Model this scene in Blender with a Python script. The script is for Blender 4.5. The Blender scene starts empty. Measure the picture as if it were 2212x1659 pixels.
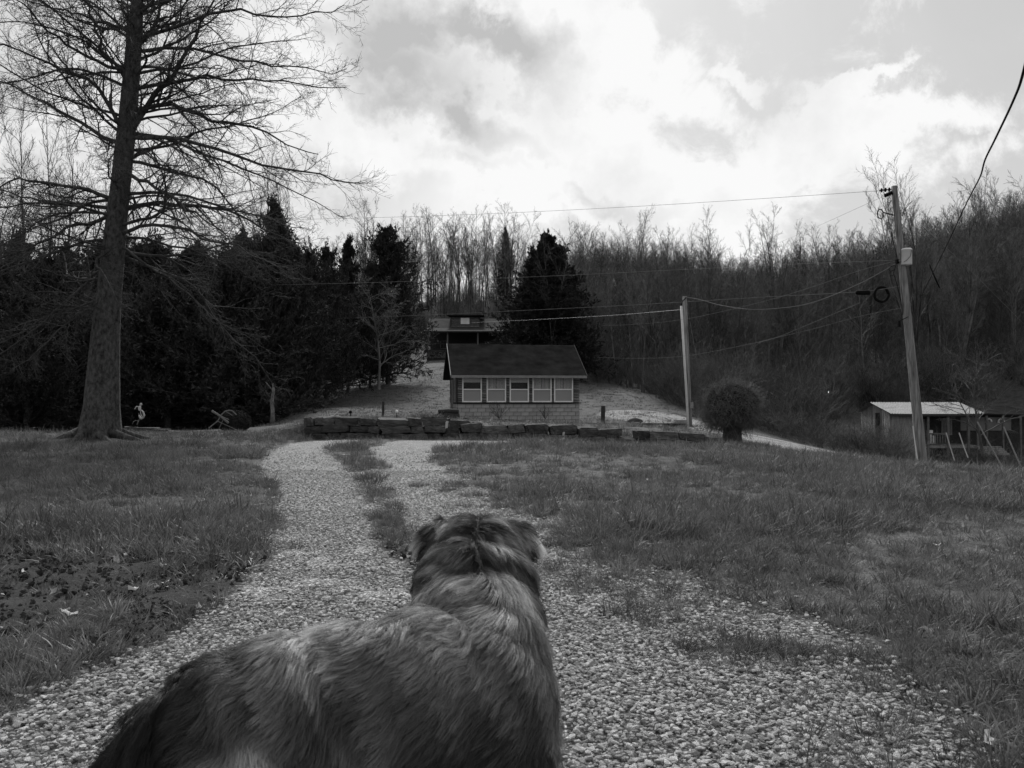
import bpy, bmesh, math, random
import numpy as np
from mathutils import Vector, Matrix, noise as mnoise
from mathutils.kdtree import KDTree

random.seed(7)
RS = np.random.RandomState(11)
sc = bpy.context.scene
COL = sc.collection
PI = math.pi

# ------------------------------------------------------------------ camera
F = 1736.0                      # focal length in units of a 2212 x 1659 picture
CAMH = 1.15
PITCH = math.atan((860 - 829.5) / F)
cam_d = bpy.data.cameras.new('camera')
cam = bpy.data.objects.new('camera', cam_d)
COL.objects.link(cam)
cam.location = (0, 0, CAMH)
cam.rotation_euler = (PI / 2 + PITCH, 0, 0)
cam_d.sensor_width = 36
cam_d.lens = 36 * F / 2212
cam_d.clip_end = 3000
cam_d.dof.use_dof = True
cam_d.dof.focus_distance = 9.0
cam_d.dof.aperture_fstop = 9.0
sc.camera = cam

# ------------------------------------------------------------------ sky, sun, exposure
SUN_EL, SUN_AZ = 42.0, -6.0     # azimuth from +Y, positive towards +X
sc.view_settings.view_transform = 'Standard'
sc.view_settings.look = 'None'
sc.view_settings.exposure = 0.2
sc.view_settings.gamma = 1.0
sc.view_settings.use_curve_mapping = False
w = bpy.data.worlds.new('World')
sc.world = w
w.use_nodes = True
NT = w.node_tree
NT.nodes.clear()


def N(nt, t, **kw):
    n = nt.nodes.new(t)
    for k, v in kw.items():
        if k.startswith('i_'):
            n.inputs[int(k[2:])].default_value = v
        else:
            setattr(n, k, v)
    return n


def math_node(nt, op, a=None, b=None, c=None, clamp=False):
    n = nt.nodes.new('ShaderNodeMath')
    n.operation = op
    n.use_clamp = clamp
    for i, v in enumerate((a, b, c)):
        if v is None:
            continue
        if isinstance(v, (int, float)):
            n.inputs[i].default_value = v
        else:
            nt.links.new(v, n.inputs[i])
    return n.outputs[0]


def build_world():
    L = NT.links.new
    out = N(NT, 'ShaderNodeOutputWorld')
    bg = N(NT, 'ShaderNodeBackground')
    bg.inputs[1].default_value = 0.1
    L(bg.outputs[0], out.inputs[0])
    sky = N(NT, 'ShaderNodeTexSky')
    sky.sky_type = 'NISHITA'
    sky.sun_disc = False
    sky.sun_elevation = math.radians(SUN_EL)
    sky.sun_rotation = math.radians(SUN_AZ)
    sky.air_density = 1.0
    sky.dust_density = 2.5
    bw = N(NT, 'ShaderNodeRGBToBW')
    L(sky.outputs[0], bw.inputs[0])
    tc = N(NT, 'ShaderNodeTexCoord')
    gen = tc.outputs['Generated']

    def noise(scale, detail, rough, vec=gen, dist=0.0):
        n = N(NT, 'ShaderNodeTexNoise')
        n.inputs['Scale'].default_value = scale
        n.inputs['Detail'].default_value = detail
        n.inputs['Roughness'].default_value = rough
        n.inputs['Distortion'].default_value = dist
        L(vec, n.inputs['Vector'])
        return n
    # gnomonic cloud-layer coordinates (ceiling plane seen in perspective)
    sep = N(NT, 'ShaderNodeSeparateXYZ')
    L(gen, sep.inputs[0])
    ymax = math_node(NT, 'MAXIMUM', sep.outputs[1], 0.15)
    u = math_node(NT, 'DIVIDE', sep.outputs[0], ymax)
    v = math_node(NT, 'DIVIDE', sep.outputs[2], ymax)
    comb = N(NT, 'ShaderNodeCombineXYZ')
    L(u, comb.inputs[0])
    L(v, comb.inputs[1])
    # domain warp for ragged edges
    def warp(vec, scale, amt, detail=3):
        n = noise(scale, detail, 0.6)
        s = N(NT, 'ShaderNodeVectorMath', operation='SUBTRACT')
        L(n.outputs['Color'], s.inputs[0])
        s.inputs[1].default_value = (0.5, 0.5, 0.5)
        m = N(NT, 'ShaderNodeVectorMath', operation='MULTIPLY_ADD')
        L(s.outputs[0], m.inputs[0])
        m.inputs[1].default_value = (amt, amt, 0)
        L(vec, m.inputs[2])
        return m.outputs[0]
    wv = warp(comb.outputs[0], 4.0, 0.20, 4)
    wv = warp(wv, 12.0, 0.20, 12)

    def blob(px, py, sx, sy, rot, amp, acc):
        mp = N(NT, 'ShaderNodeMapping')
        mp.vector_type = 'TEXTURE'
        mp.inputs['Location'].default_value = ((px - 1106) / F, (860 - py) / F, 0)
        mp.inputs['Rotation'].default_value = (0, 0, math.radians(-rot))
        mp.inputs['Scale'].default_value = (sx / F, sy / F, 1)
        L(wv, mp.inputs[0])
        g = N(NT, 'ShaderNodeTexGradient', gradient_type='SPHERICAL')
        L(mp.outputs[0], g.inputs[0])
        return math_node(NT, 'MULTIPLY_ADD', g.outputs['Fac'], amp, acc)
    CL = [(1120, 230, 620, 240, 34, 1.5), (1230, 440, 640, 130, 6, 1.2), (1240, 40, 170, 230, 20, 1.3),
          (780, 130, 330, 260, 0, 0.9), (950, 340, 380, 170, 20, 1.1), (1760, 340, 300, 120, 8, 1.2),
          (1960, 245, 240, 80, -6, 1.25), (1860, 215, 110, 60, 0, 0.8), (1660, 135, 110, 50, 10, 1.3),
          (1905, 140, 130, 34, -32, 1.3), (1400, 75, 260, 90, 15, 1.0), (1480, 195, 210, 70, 15, 1.1),
          (1530, 430, 300, 110, 20, 0.8), (1830, 170, 90, 30, 0, 0.5), (600, 350, 300, 200, 0, 0.6),
          (100, 250, 500, 300, 0, 0.4), (2090, 350, 90, 50, -20, 0.5), (850, 500, 300, 60, 0, 0.5)]
    acc = 0.0
    for b in CL:
        acc = blob(*b, acc)
    DK = [(1110, 60, 200, 120, 35, 1.0), (930, 50, 230, 110, 10, 0.7), (1010, 220, 230, 90, 30, 0.95),
          (830, 195, 130, 50, 25, 0.5), (790, 430, 230, 90, 10, 0.6), (1040, 350, 140, 40, 20, 0.35),
          (1290, 470, 180, 35, 10, 0.35)]
    dacc = 0.0
    for b in DK:
        dacc = blob(*b, dacc)
    # general cloud field over the whole dome
    big = noise(2.2, 7, 0.62, dist=0.6)
    det = noise(10.0, 12, 0.68, dist=0.5)
    # edge detail strongest where clouds are partly dense
    a1 = math_node(NT, 'MULTIPLY_ADD', det.outputs['Fac'], 2.9, -1.42)
    a2 = math_node(NT, 'MULTIPLY_ADD', big.outputs['Fac'], 0.55, -0.22)
    s = math_node(NT, 'ADD', acc, a1)
    s = math_node(NT, 'ADD', s, a2)
    mr = N(NT, 'ShaderNodeMapRange')
    mr.interpolation_type = 'SMOOTHSTEP'
    mr.inputs['From Min'].default_value = 0.02
    mr.inputs['From Max'].default_value = 0.78
    L(s, mr.inputs['Value'])
    soft = noise(6.0, 9, 0.6)
    dk = math_node(NT, 'MULTIPLY_ADD', soft.outputs['Fac'], 1.3, dacc)
    dk = math_node(NT, 'SUBTRACT', dk, 0.60)
    dk = math_node(NT, 'MAXIMUM', dk, 0.0)
    dk = math_node(NT, 'MINIMUM', dk, 0.8)
    cl = math_node(NT, 'MULTIPLY_ADD', dk, -4.6, 8.35)     # cloud radiance x10
    # clear/veiled sky: nishita in grey + thin veil
    vs = math_node(NT, 'MULTIPLY_ADD', bw.outputs[0], 0.22, 3.45)
    veil = math_node(NT, 'MULTIPLY_ADD', big.outputs['Fac'], 1.6, vs)
    mx = N(NT, 'ShaderNodeMix', data_type='FLOAT')
    L(mr.outputs[0], mx.inputs[0])
    L(veil, mx.inputs[2])
    L(cl, mx.inputs[3])
    L(mx.outputs[0], bg.inputs[0])


build_world()
sun_d = bpy.data.lights.new('sun', 'SUN')
sun_d.energy = 3.2
sun_d.angle = math.radians(10)
sun_d.color = (1.0, 1.0, 1.0)          # black-and-white photograph
sun = bpy.data.objects.new('sun', sun_d)
COL.objects.link(sun)
sv = Vector((math.sin(math.radians(SUN_AZ)) * math.cos(math.radians(SUN_EL)),
             math.cos(math.radians(SUN_AZ)) * math.cos(math.radians(SUN_EL)), math.sin(math.radians(SUN_EL))))
sun.rotation_euler = sv.to_track_quat('Z', 'Y').to_euler()
sun.location = (0, 0, 30)

# ------------------------------------------------------------------ helpers
CP, SP = math.cos(PITCH), math.sin(PITCH)


def at(px, py, Y):
    """world point seen at picture position px,py at world depth Y"""
    a = (px - 1106) / F
    b = (829.5 - py) / F
    dy = CP - b * SP
    dz = SP + b * CP
    t = Y / dy
    return Vector((a * t, Y, CAMH + dz * t))


def flat(px, py, z=0.0):
    """where the ray through px,py meets height z"""
    a = (px - 1106) / F
    b = (829.5 - py) / F
    dy = CP - b * SP
    dz = SP + b * CP
    t = (z - CAMH) / dz
    return (a * t, dy * t)


def mat(name, lo, hi=None, scale=8.0, rough=0.9, bump=0.0, bscale=None, coord='Object', detail=6, spec=0.25,
        stretch=None, rnd=0.0, trans=0.0):
    m = bpy.data.materials.new(name)
    m.use_nodes = True
    nt = m.node_tree
    b = nt.nodes['Principled BSDF']
    b.inputs['Roughness'].default_value = rough
    b.inputs['Specular IOR Level'].default_value = spec
    hi = lo if hi is None else hi
    tc = nt.nodes.new('ShaderNodeTexCoord')
    vec = tc.outputs[coord]
    if stretch:
        mp = nt.nodes.new('ShaderNodeMapping')
        mp.inputs['Scale'].default_value = stretch
        nt.links.new(vec, mp.inputs[0])
        vec = mp.outputs[0]
    n = nt.nodes.new('ShaderNodeTexNoise')
    n.inputs['Scale'].default_value = scale
    n.inputs['Detail'].default_value = detail
    n.inputs['Roughness'].default_value = 0.65
    nt.links.new(vec, n.inputs['Vector'])
    mr = nt.nodes.new('ShaderNodeMapRange')
    mr.inputs['From Min'].default_value = 0.3
    mr.inputs['From Max'].default_value = 0.7
    mr.inputs['To Min'].default_value = lo
    mr.inputs['To Max'].default_value = hi
    nt.links.new(n.outputs['Fac'], mr.inputs['Value'])
    col = mr.outputs[0]
    if rnd:
        oi = nt.nodes.new('ShaderNodeObjectInfo')
        f = math_node(nt, 'MULTIPLY_ADD', oi.outputs['Random'], rnd, 1 - rnd / 2)
        col = math_node(nt, 'MULTIPLY', col, f)
    nt.links.new(col, b.inputs['Base Color'])
    if trans:
        tr = nt.nodes.new('ShaderNodeBsdfTranslucent')
        nt.links.new(col, tr.inputs[0])
        mx = nt.nodes.new('ShaderNodeMixShader')
        mx.inputs[0].default_value = trans
        nt.links.new(b.outputs[0], mx.inputs[1])
        nt.links.new(tr.outputs[0], mx.inputs[2])
        nt.links.new(mx.outputs[0], nt.nodes['Material Output'].inputs[0])
    if bump:
        n2 = nt.nodes.new('ShaderNodeTexNoise')
        n2.inputs['Scale'].default_value = bscale or scale * 3
        n2.inputs['Detail'].default_value = 8
        nt.links.new(vec, n2.inputs['Vector'])
        bp = nt.nodes.new('ShaderNodeBump')
        bp.inputs['Strength'].default_value = 1.0
        bp.inputs['Distance'].default_value = bump
        nt.links.new(n2.outputs['Fac'], bp.inputs['Height'])
        nt.links.new(bp.outputs[0], b.inputs['Normal'])
    return m


def mesh_np(name, verts, faces, m=None, smooth=False):
    """fast mesh from numpy arrays; faces (n,3) or (n,4) or a list of such arrays"""
    me = bpy.data.meshes.new(name)
    verts = np.asarray(verts, dtype=np.float32)
    fl = faces if isinstance(faces, list) else [faces]
    fl = [np.asarray(f, dtype=np.int32) for f in fl if len(f)]
    me.vertices.add(len(verts))
    me.vertices.foreach_set('co', verts.ravel())
    tot = sum(f.size for f in fl)
    me.loops.add(tot)
    me.loops.foreach_set('vertex_index', np.concatenate([f.ravel() for f in fl]))
    sizes = np.concatenate([np.full(len(f), f.shape[1], dtype=np.int32) for f in fl])
    me.polygons.add(len(sizes))
    me.polygons.foreach_set('loop_start', np.concatenate([[0], np.cumsum(sizes)[:-1]]).astype(np.int32))
    me.polygons.foreach_set('loop_total', sizes)
    me.update(calc_edges=True)
    if smooth:
        me.polygons.foreach_set('use_smooth', np.ones(len(sizes), dtype=bool))
    if m:
        me.materials.append(m)
    return me


def obj(name, me, parent=None, loc=None, rot=None, scale=None):
    o = bpy.data.objects.new(name, me)
    COL.objects.link(o)
    if parent:
        o.parent = parent
    if loc is not None:
        o.location = loc
    if rot is not None:
        o.rotation_euler = rot
    if scale is not None:
        o.scale = scale
    return o


def tag(o, label=None, cat=None, group=None, kind=None):
    if label:
        o['label'] = label
    if cat:
        o['category'] = cat
    if group:
        o['group'] = group
    if kind:
        o['kind'] = kind
    return o


def thing(name, label, cat, loc=(0, 0, 0), rot=(0, 0, 0), group=None):
    o = obj(name, None, None, loc, rot)
    return tag(o, label, cat, group)


class MB:
    """collects boxes, bars and tubes into one mesh (local coordinates)"""

    def __init__(s):
        s.v = []
        s.f = []

    def add(s, vs, fs):
        b = len(s.v)
        s.v += [tuple(q) for q in vs]
        s.f += [tuple(i + b for i in f) for f in fs]

    def box(s, c, d, M=None):
        x, y, z = d[0] / 2, d[1] / 2, d[2] / 2
        vs = [Vector((sx * x, sy * y, sz * z)) for sx in (-1, 1) for sy in (-1, 1) for sz in (-1, 1)]
        if M:
            vs = [M @ q for q in vs]
        vs = [q + Vector(c) for q in vs]
        s.add(vs, [(0, 1, 3, 2), (4, 6, 7, 5), (0, 4, 5, 1), (2, 3, 7, 6), (0, 2, 6, 4), (1, 5, 7, 3)])
        return s

    def tube(s, pts, r, n=8, caps=True):
        pts = [Vector(p) for p in pts]
        rs = r if isinstance(r, (list, tuple)) else [r] * len(pts)
        base = len(s.v)
        up = Vector((0.13, 0.31, 0.94))
        for i, p in enumerate(pts):
            d = (pts[min(i + 1, len(pts) - 1)] - pts[max(i - 1, 0)]).normalized()
            a = d.cross(up)
            if a.length < 0.05:
                a = d.cross(Vector((1, 0, 0)))
            a.normalize()
            b = d.cross(a)
            for k in range(n):
                t = 2 * PI * k / n
                s.v.append(tuple(p + (a * math.cos(t) + b * math.sin(t)) * rs[i]))
        for i in range(len(pts) - 1):
            for k in range(n):
                q = base + i * n
                s.f.append((q + k, q + (k + 1) % n, q + n + (k + 1) % n, q + n + k))
        if caps:
            s.f.append(tuple(base + k for k in range(n))[::-1])
            e = base + (len(pts) - 1) * n
            s.f.append(tuple(e + k for k in range(n)))
        return s

    def poly(s, vs, fs):
        s.add(vs, fs)
        return s

    def lathe(s, prof, n=16, M=None):
        base = len(s.v)
        for r, z in prof:
            for k in range(n):
                t = 2 * PI * k / n
                q = Vector((r * math.cos(t), r * math.sin(t), z))
                s.v.append(tuple(M @ q if M else q))
        for i in range(len(prof) - 1):
            for k in range(n):
                q = base + i * n
                s.f.append((q + k, q + (k + 1) % n, q + n + (k + 1) % n, q + n + k))
        return s

    def mesh(s, name, m, smooth=False):
        me = bpy.data.meshes.new(name)
        me.from_pydata(s.v, [], s.f)
        if smooth:
            for p in me.polygons:
                p.use_smooth = True
        if m:
            me.materials.append(m)
        return me

    def build(s, name, m, parent=None, loc=None, rot=None, smooth=False):
        return obj(name, s.mesh(name, m, smooth), parent, loc, rot)


def sstep(a, b, x):
    t = np.clip((x - a) / (b - a), 0, 1)
    return t * t * (3 - 2 * t)


def vnoise(x, y, s, seed=0):
    """smooth value noise, vectorised"""
    rs = np.random.RandomState(seed)
    T = rs.rand(256, 256)
    X = np.asarray(x) / s + 1000.37
    Y = np.asarray(y) / s + 1000.71
    xi = np.floor(X).astype(int)
    yi = np.floor(Y).astype(int)
    fx = X - xi
    fy = Y - yi
    fx = fx * fx * (3 - 2 * fx)
    fy = fy * fy * (3 - 2 * fy)
    g = lambda a, b: T[a % 256, b % 256]
    return (g(xi, yi) * (1 - fx) * (1 - fy) + g(xi + 1, yi) * fx * (1 - fy) + g(xi, yi + 1) * (1 - fx) * fy
            + g(xi + 1, yi + 1) * fx * fy)


def fbm(x, y, s, seed=0, o=4):
    r = 0
    a = 0.5
    for i in range(o):
        r = r + a * vnoise(x, y, s / 2 ** i, seed + i * 13)
        a *= 0.5
    return r / (1 - 0.5 ** o)


# ------------------------------------------------------------------ terrain height
CT = []
for px, py, Y in [
    # far edge of the left lawn, tree foot
    (40, 938, 26), (250, 938, 26.5), (450, 937, 27), (600, 932, 28), (210, 952, 22),
    # foot of the stone wall
    (662, 948, 24.6), (900, 950, 24.4), (1100, 951, 24.4), (1300, 960, 24.1), (1545, 968, 23.6),
    # right lawn and its crest
    (1640, 971, 25.5), (1740, 984, 26.3), (1840, 996, 26.8), (1992, 1018, 28), (2212, 1024, 25), (2400, 1050, 22),
    # second drive
    (1590, 933, 37), (1650, 946, 33.6), (1700, 956, 31.5), (1790, 977, 29), (1480, 921, 40),
    # house and the timber border
    (985, 914, 40), (1255, 918, 40), (1120, 914, 37), (1100, 905, 45),
    # left hill foot, contour of the hill lawn on the left
    (700, 905, 36), (640, 892, 42), (800, 828, 62), (930, 786, 85), (860, 850, 55), (950, 850, 55),
    # cabin plot
    (1000, 779, 98), (1120, 779, 98), (1100, 800, 80),
    # right contour
    (1260, 812, 76), (1380, 851, 60), (1480, 902, 45), (1150, 830, 66), (1250, 868, 52),
    # woods on the left
    (0, 950, 38), (300, 948, 38), (480, 941, 38), (300, 900, 70), (0, 900, 70), (600, 850, 80), (-500, 930, 45), (560, 925, 42),
    # ridge behind the cabin
    (1000, 655, 150), (800, 660, 150), (1200, 640, 150), (1350, 625, 150), (400, 700, 150),
    # valley right of the hill then wooded slope
    (1500, 850, 75), (1650, 890, 60), (1500, 740, 110), (1650, 780, 95), (1600, 668, 160), (1800, 668, 160), (1500, 655, 150), (1700, 690, 130),
    (1800, 780, 85), (2000, 840, 65), (2000, 700, 95), (2212, 560, 130), (2000, 618, 140), (2212, 780, 70),
    (2212, 660, 95), (2500, 520, 140), (2500, 760, 65), (2900, 600, 90),
    # hollow with the outbuilding
    (1860, 985, 44), (2000, 1000, 44), (2200, 1005, 44), (2250, 950, 52), (1850, 930, 52), (2450, 1010, 42),
    (2050, 1008, 34), (2212, 1022, 33), (1930, 1000, 34),
]:
    p = at(px, py, Y)
    CT.append((p.x, p.y, p.z))
CT += [(x, y, 0.0) for x in (-14, -9, -4, 0, 3) for y in (-6, 0, 4, 9, 14, 19)]
CT += [(-30, 10, 0.1), (-30, 22, 0.0), (-14, 22, 0.0), (7, 2, -0.03), (7, 8, -0.08), (7, 14, -0.16), (7, 19, -0.25),
       (12, 2, -0.12), (12, 10, -0.35), (12, 18, -0.62), (18, 8, -0.75), (18, 16, -1.1), (30, 5, -1.6), (30, 20, -2.1),
       (-40, -20, 0.3), (0, -30, 0), (40, -30, -1.6)]
CT += [(x, 230, 17.0) for x in (-200, -100, 0, 100, 200)] + [(x, 420, 14.0) for x in (-300, 0, 300)]
CT += [(-150, 80, 6.0), (-110, 150, 14), (-60, 60, 1.6), (160, 60, 14.0), (200, 0, 10.0), (-200, 0, 8.0), (0, -200, 4.0), (90, 100, 22)]
CT = np.array(CT)


def tps(r2):
    return 0.5 * r2 * np.log(r2 + 1e-9)


_S = 0.02
_xy = CT[:, :2] * _S
_K = tps(((_xy[:, None] - _xy[None]) ** 2).sum(-1)) + np.eye(len(CT)) * 0.00012
_P = np.c_[np.ones(len(CT)), _xy]
_A = np.block([[_K, _P], [_P.T, np.zeros((3, 3))]])
_W = np.linalg.solve(_A, np.r_[CT[:, 2], 0, 0, 0])

WALLP = [at(*q) for q in [(655, 948, 24.9), (900, 950, 24.7), (1100, 951, 24.6), (1300, 960, 24.3), (1550, 968, 23.9)]]
WX = np.array([p.x for p in WALLP])
WYY = np.array([p.y for p in WALLP])
TOPP = [(655, 908), (700, 903), (800, 906), (940, 905), (985, 910), (1030, 919), (1100, 921), (1200, 924), (1300, 930), (1400, 936),
        (1480, 941), (1550, 950)]


def terrace(x, y):
    wy = np.interp(x, WX, WYY)
    h = np.interp(x, [-6.4, -2, 0, 3, 6.2], [0.42, 0.36, 0.26, 0.22, 0.12])
    fx = sstep(-8.5, -6.3, x) * (1 - sstep(6.0, 7.6, x))
    return h * fx * sstep(0.12, 0.42, y - wy) * (1 - sstep(27.5, 37, y))


def gz(x, y, fine=True):
    x = np.atleast_1d(np.asarray(x, dtype=float))
    y = np.atleast_1d(np.asarray(y, dtype=float))
    sh = x.shape
    xf, yf = x.ravel(), y.ravel()
    res = np.empty(len(xf))
    for i in range(0, len(xf), 20000):
        q = np.c_[xf[i:i + 20000], yf[i:i + 20000]] * _S
        k = tps(((q[:, None] - _xy[None]) ** 2).sum(-1))
        res[i:i + 20000] = k @ _W[:-3] + _W[-3] + q @ _W[-2:]
    r = res.reshape(sh)
    r = r + terrace(x, y)
    d = np.hypot(x, y)
    r = r + sstep(48, 90, d) * (fbm(x, y, 14, 3) - 0.5) * 2.2
    r = r + (fbm(x, y, 1.8, 5) - 0.5) * 0.10 * sstep(4, 12, d) * (1 - roadness(x, y))
    return r


def g1(x, y):
    return float(gz([x], [y])[0])


# ------------------------------------------------------------------ driveway outline (traced on the ground)
LE = [flat(*q) for q in [(640, 953), (575, 975), (562, 1000), (590, 1050), (612, 1130), (596, 1200), (490, 1300), (340, 1385), (150, 1462),
                         (0, 1545), (-260, 1659)]]
RE = [flat(*q) for q in [(1100, 953), (935, 975), (950, 1000), (1020, 1060), (1110, 1105), (1220, 1160), (1330, 1212), (1440, 1258), (1560, 1308),
                         (1700, 1350), (1840, 1412), (1980, 1480), (2090, 1560), (2200, 1659)]]
MC = [flat(*q) for q in [(745, 968), (775, 1000), (815, 1050), (838, 1130), (885, 1230), (960, 1330), (1060, 1450), (1250, 1659)]]
MWD = [0.8, 0.6, 0.26, 0.24, 0.2, 0.16, 0.05, 0.0]


def curve_x(P):
    P = sorted(P, key=lambda q: q[1])
    return np.array([q[1] for q in P]), np.array([q[0] for q in P])


LEY, LEX = curve_x(LE)
REY, REX = curve_x(RE)
MCY, MCX = curve_x(MC)
MWY = MCY
MWV = np.array([q for _, q in sorted(zip([q[1] for q in MC], MWD))])
D2 = [at(1380, 921, 46), at(1480, 923, 41), at(1590, 935, 36.5), at(1650, 947, 33.6), at(1700, 957, 31.6), at(1750, 968, 30.2), at(1800, 979, 29), at(1870, 996, 28)]


def seg_dist(x, y, P):
    best = np.full(np.shape(x), 1e9)
    side = np.zeros(np.shape(x))
    for a, b in zip(P[:-1], P[1:]):
        dx, dy = b[0] - a[0], b[1] - a[1]
        L2 = dx * dx + dy * dy
        t = np.clip(((x - a[0]) * dx + (y - a[1]) * dy) / L2, 0, 1)
        qx, qy = a[0] + t * dx - x, a[1] + t * dy - y
        d = np.hypot(qx, qy)
        best = np.minimum(best, d)
    return best


def roadness(x, y):
    """1 on gravel, 0 on lawn, soft ragged edges"""
    x = np.asarray(x, dtype=float)
    y = np.asarray(y, dtype=float)
    wob = (fbm(x, y, 0.9, 21) - 0.5) * 0.7 + (fbm(x, y, 0.22, 22) - 0.5) * 0.25
    l = np.interp(y, LEY, LEX)
    r = np.interp(y, REY, REX)
    wid = 0.14 + 0.012 * y
    m = sstep(-wid, wid, x - l + wob * 0.5) * sstep(-wid * (2.6 - 1.7 * sstep(6, 9, y)), wid * (2.2 - 1.2 * sstep(6, 9, y)), r - x + wob * 1.1)
    mw = np.interp(y, MWY, MWV)
    mc = np.interp(y, MCY, MCX)
    md = np.abs(x - mc) + wob * 0.55
    med = 1 - sstep(mw * 0.4 - 0.12, mw * 0.9 + 0.12, md)
    med = med * (mw > 0.01) * sstep(2.9, 4.0, y) * np.clip(mw * 4, 0, 1)
    med = med * sstep(0.26, 0.50, fbm(x, y, 0.6, 24) + 0.12 * (y > 14))
    m = m * (1 - 0.92 * med) * (1 - sstep(23.3, 24.2, y + wob))
    m = m * (y > -6)
    d2 = seg_dist(x, y, D2)
    b = (1 - sstep(1.9, 2.7, d2 + wob * 0.8)) * (0.35 + 0.65 * sstep(0.12, 0.38, d2 + wob * 0.3)) * (y > 26)
    return np.maximum(m, b)


OAKX = at(212, 950, 22).x


def dirt(x, y):
    """bare dug-over soil on the left lawn"""
    c = flat(210, 1245)
    e = ((x - c[0] + 0.25 * (y - c[1])) / 2.6) ** 2 + ((y - c[1]) / 1.9) ** 2
    e = e + (fbm(x, y, 0.8, 31) - 0.5) * 1.4
    d = 1 - sstep(0.6, 1.3, e)
    rt = np.hypot(x - OAKX, (y - 21.8) * 0.8) + (fbm(x, y, 0.6, 33) - 0.5) * 1.2
    return np.maximum(d, 1 - sstep(1.2, 2.4, rt))


# ------------------------------------------------------------------ ground sheets
def spacing(lims):
    out = [lims[0][0]]
    for a, b, s0, s1 in lims:
        x = a
        L = b - a
        while x < b - 1e-6:
            t = (x - a) / L
            x = min(b, x + s0 + (s1 - s0) * t)
            out.append(x)
    return np.array(out)


def ground_material():
    m = bpy.data.materials.new('ground_cover')
    m.use_nodes = True
    nt = m.node_tree
    L = nt.links.new
    b = nt.nodes['Principled BSDF']
    b.inputs['Roughness'].default_value = 0.95
    b.inputs['Specular IOR Level'].default_value = 0.15
    tc = nt.nodes.new('ShaderNodeTexCoord')
    O = tc.outputs['Object']

    def noise(s, d=6, r=0.6):
        n = nt.nodes.new('ShaderNodeTexNoise')
        n.inputs['Scale'].default_value = s
        n.inputs['Detail'].default_value = d
        n.inputs['Roughness'].default_value = r
        L(O, n.inputs['Vector'])
        return n.outputs['Fac']

    def rng(v, a, b_, lo, hi):
        n = nt.nodes.new('ShaderNodeMapRange')
        n.inputs[1].default_value = a
        n.inputs[2].default_value = b_
        n.inputs[3].default_value = lo
        n.inputs[4].default_value = hi
        L(v, n.inputs[0])
        return n.outputs[0]

    def attr(n_):
        a = nt.nodes.new('ShaderNodeAttribute')
        a.attribute_name = n_
        return a.outputs['Fac']

    def mix(f, a, b_):
        n = nt.nodes.new('ShaderNodeMix')
        n.data_type = 'FLOAT'
        L(f, n.inputs[0])
        for i, q in ((2, a), (3, b_)):
            if isinstance(q, float):
                n.inputs[i].default_value = q
            else:
                L(q, n.inputs[i])
        return n.outputs[0]
    g_big = rng(noise(0.45, 4), 0.35, 0.65, 0.75, 1.25)
    g_mid = rng(noise(3.2, 6), 0.3, 0.7, 0.55, 1.5)
    g_fine = rng(noise(55, 5, 0.75), 0.3, 0.7, 0.2, 1.9)
    gr = math_node(nt, 'MULTIPLY', math_node(nt, 'MULTIPLY', g_big, g_mid), g_fine)
    gr = math_node(nt, 'MULTIPLY', gr, 0.085)
    hill = math_node(nt, 'MULTIPLY', math_node(nt, 'MULTIPLY', g_mid, g_fine), 0.085)
    gr = mix(attr('hill'), gr, hill)
    soil = math_node(nt, 'MULTIPLY', math_node(nt, 'MULTIPLY', g_mid, g_fine), 0.035)
    gr = mix(attr('dirt'), gr, soil)
    litter = math_node(nt, 'MULTIPLY', math_node(nt, 'MULTIPLY', g_mid, g_fine), 0.05)
    gr = mix(attr('wood'), gr, litter)
    # gravel seen from afar: cells of stone with dark joints
    vo = nt.nodes.new('ShaderNodeTexVoronoi')
    vo.inputs['Scale'].default_value = 52
    L(O, vo.inputs['Vector'])
    vcol = nt.nodes.new('ShaderNodeSeparateColor')
    L(vo.outputs['Color'], vcol.inputs[0])
    st = rng(vcol.outputs[0], 0, 1, 0.26, 0.62)
    jd = rng(vo.outputs['Distance'], 0.3, 0.7, 1.0, 0.35)
    gv = math_node(nt, 'MULTIPLY', st, jd)
    gv = math_node(nt, 'MULTIPLY', gv, rng(noise(1.3, 5), 0.3, 0.7, 0.8, 1.2))
    edge = rng(math_node(nt, 'ADD', attr('gravel'), math_node(nt, 'MULTIPLY', math_node(nt, 'SUBTRACT', noise(14, 5), 0.5), 0.9)),
               0.35, 0.62, 0, 1)
    col = mix(edge, gr, gv)
    L(col, b.inputs['Base Color'])
    bh = mix(edge, noise(30, 6, 0.7), math_node(nt, 'MULTIPLY', jd, 0.8))
    bp = nt.nodes.new('ShaderNodeBump')
    bp.inputs['Distance'].default_value = 0.03
    bp.inputs['Strength'].default_value = 0.8
    L(bh, bp.inputs['Height'])
    L(bp.outputs[0], b.inputs['Normal'])
    return m


M_GROUND = ground_material()


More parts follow.
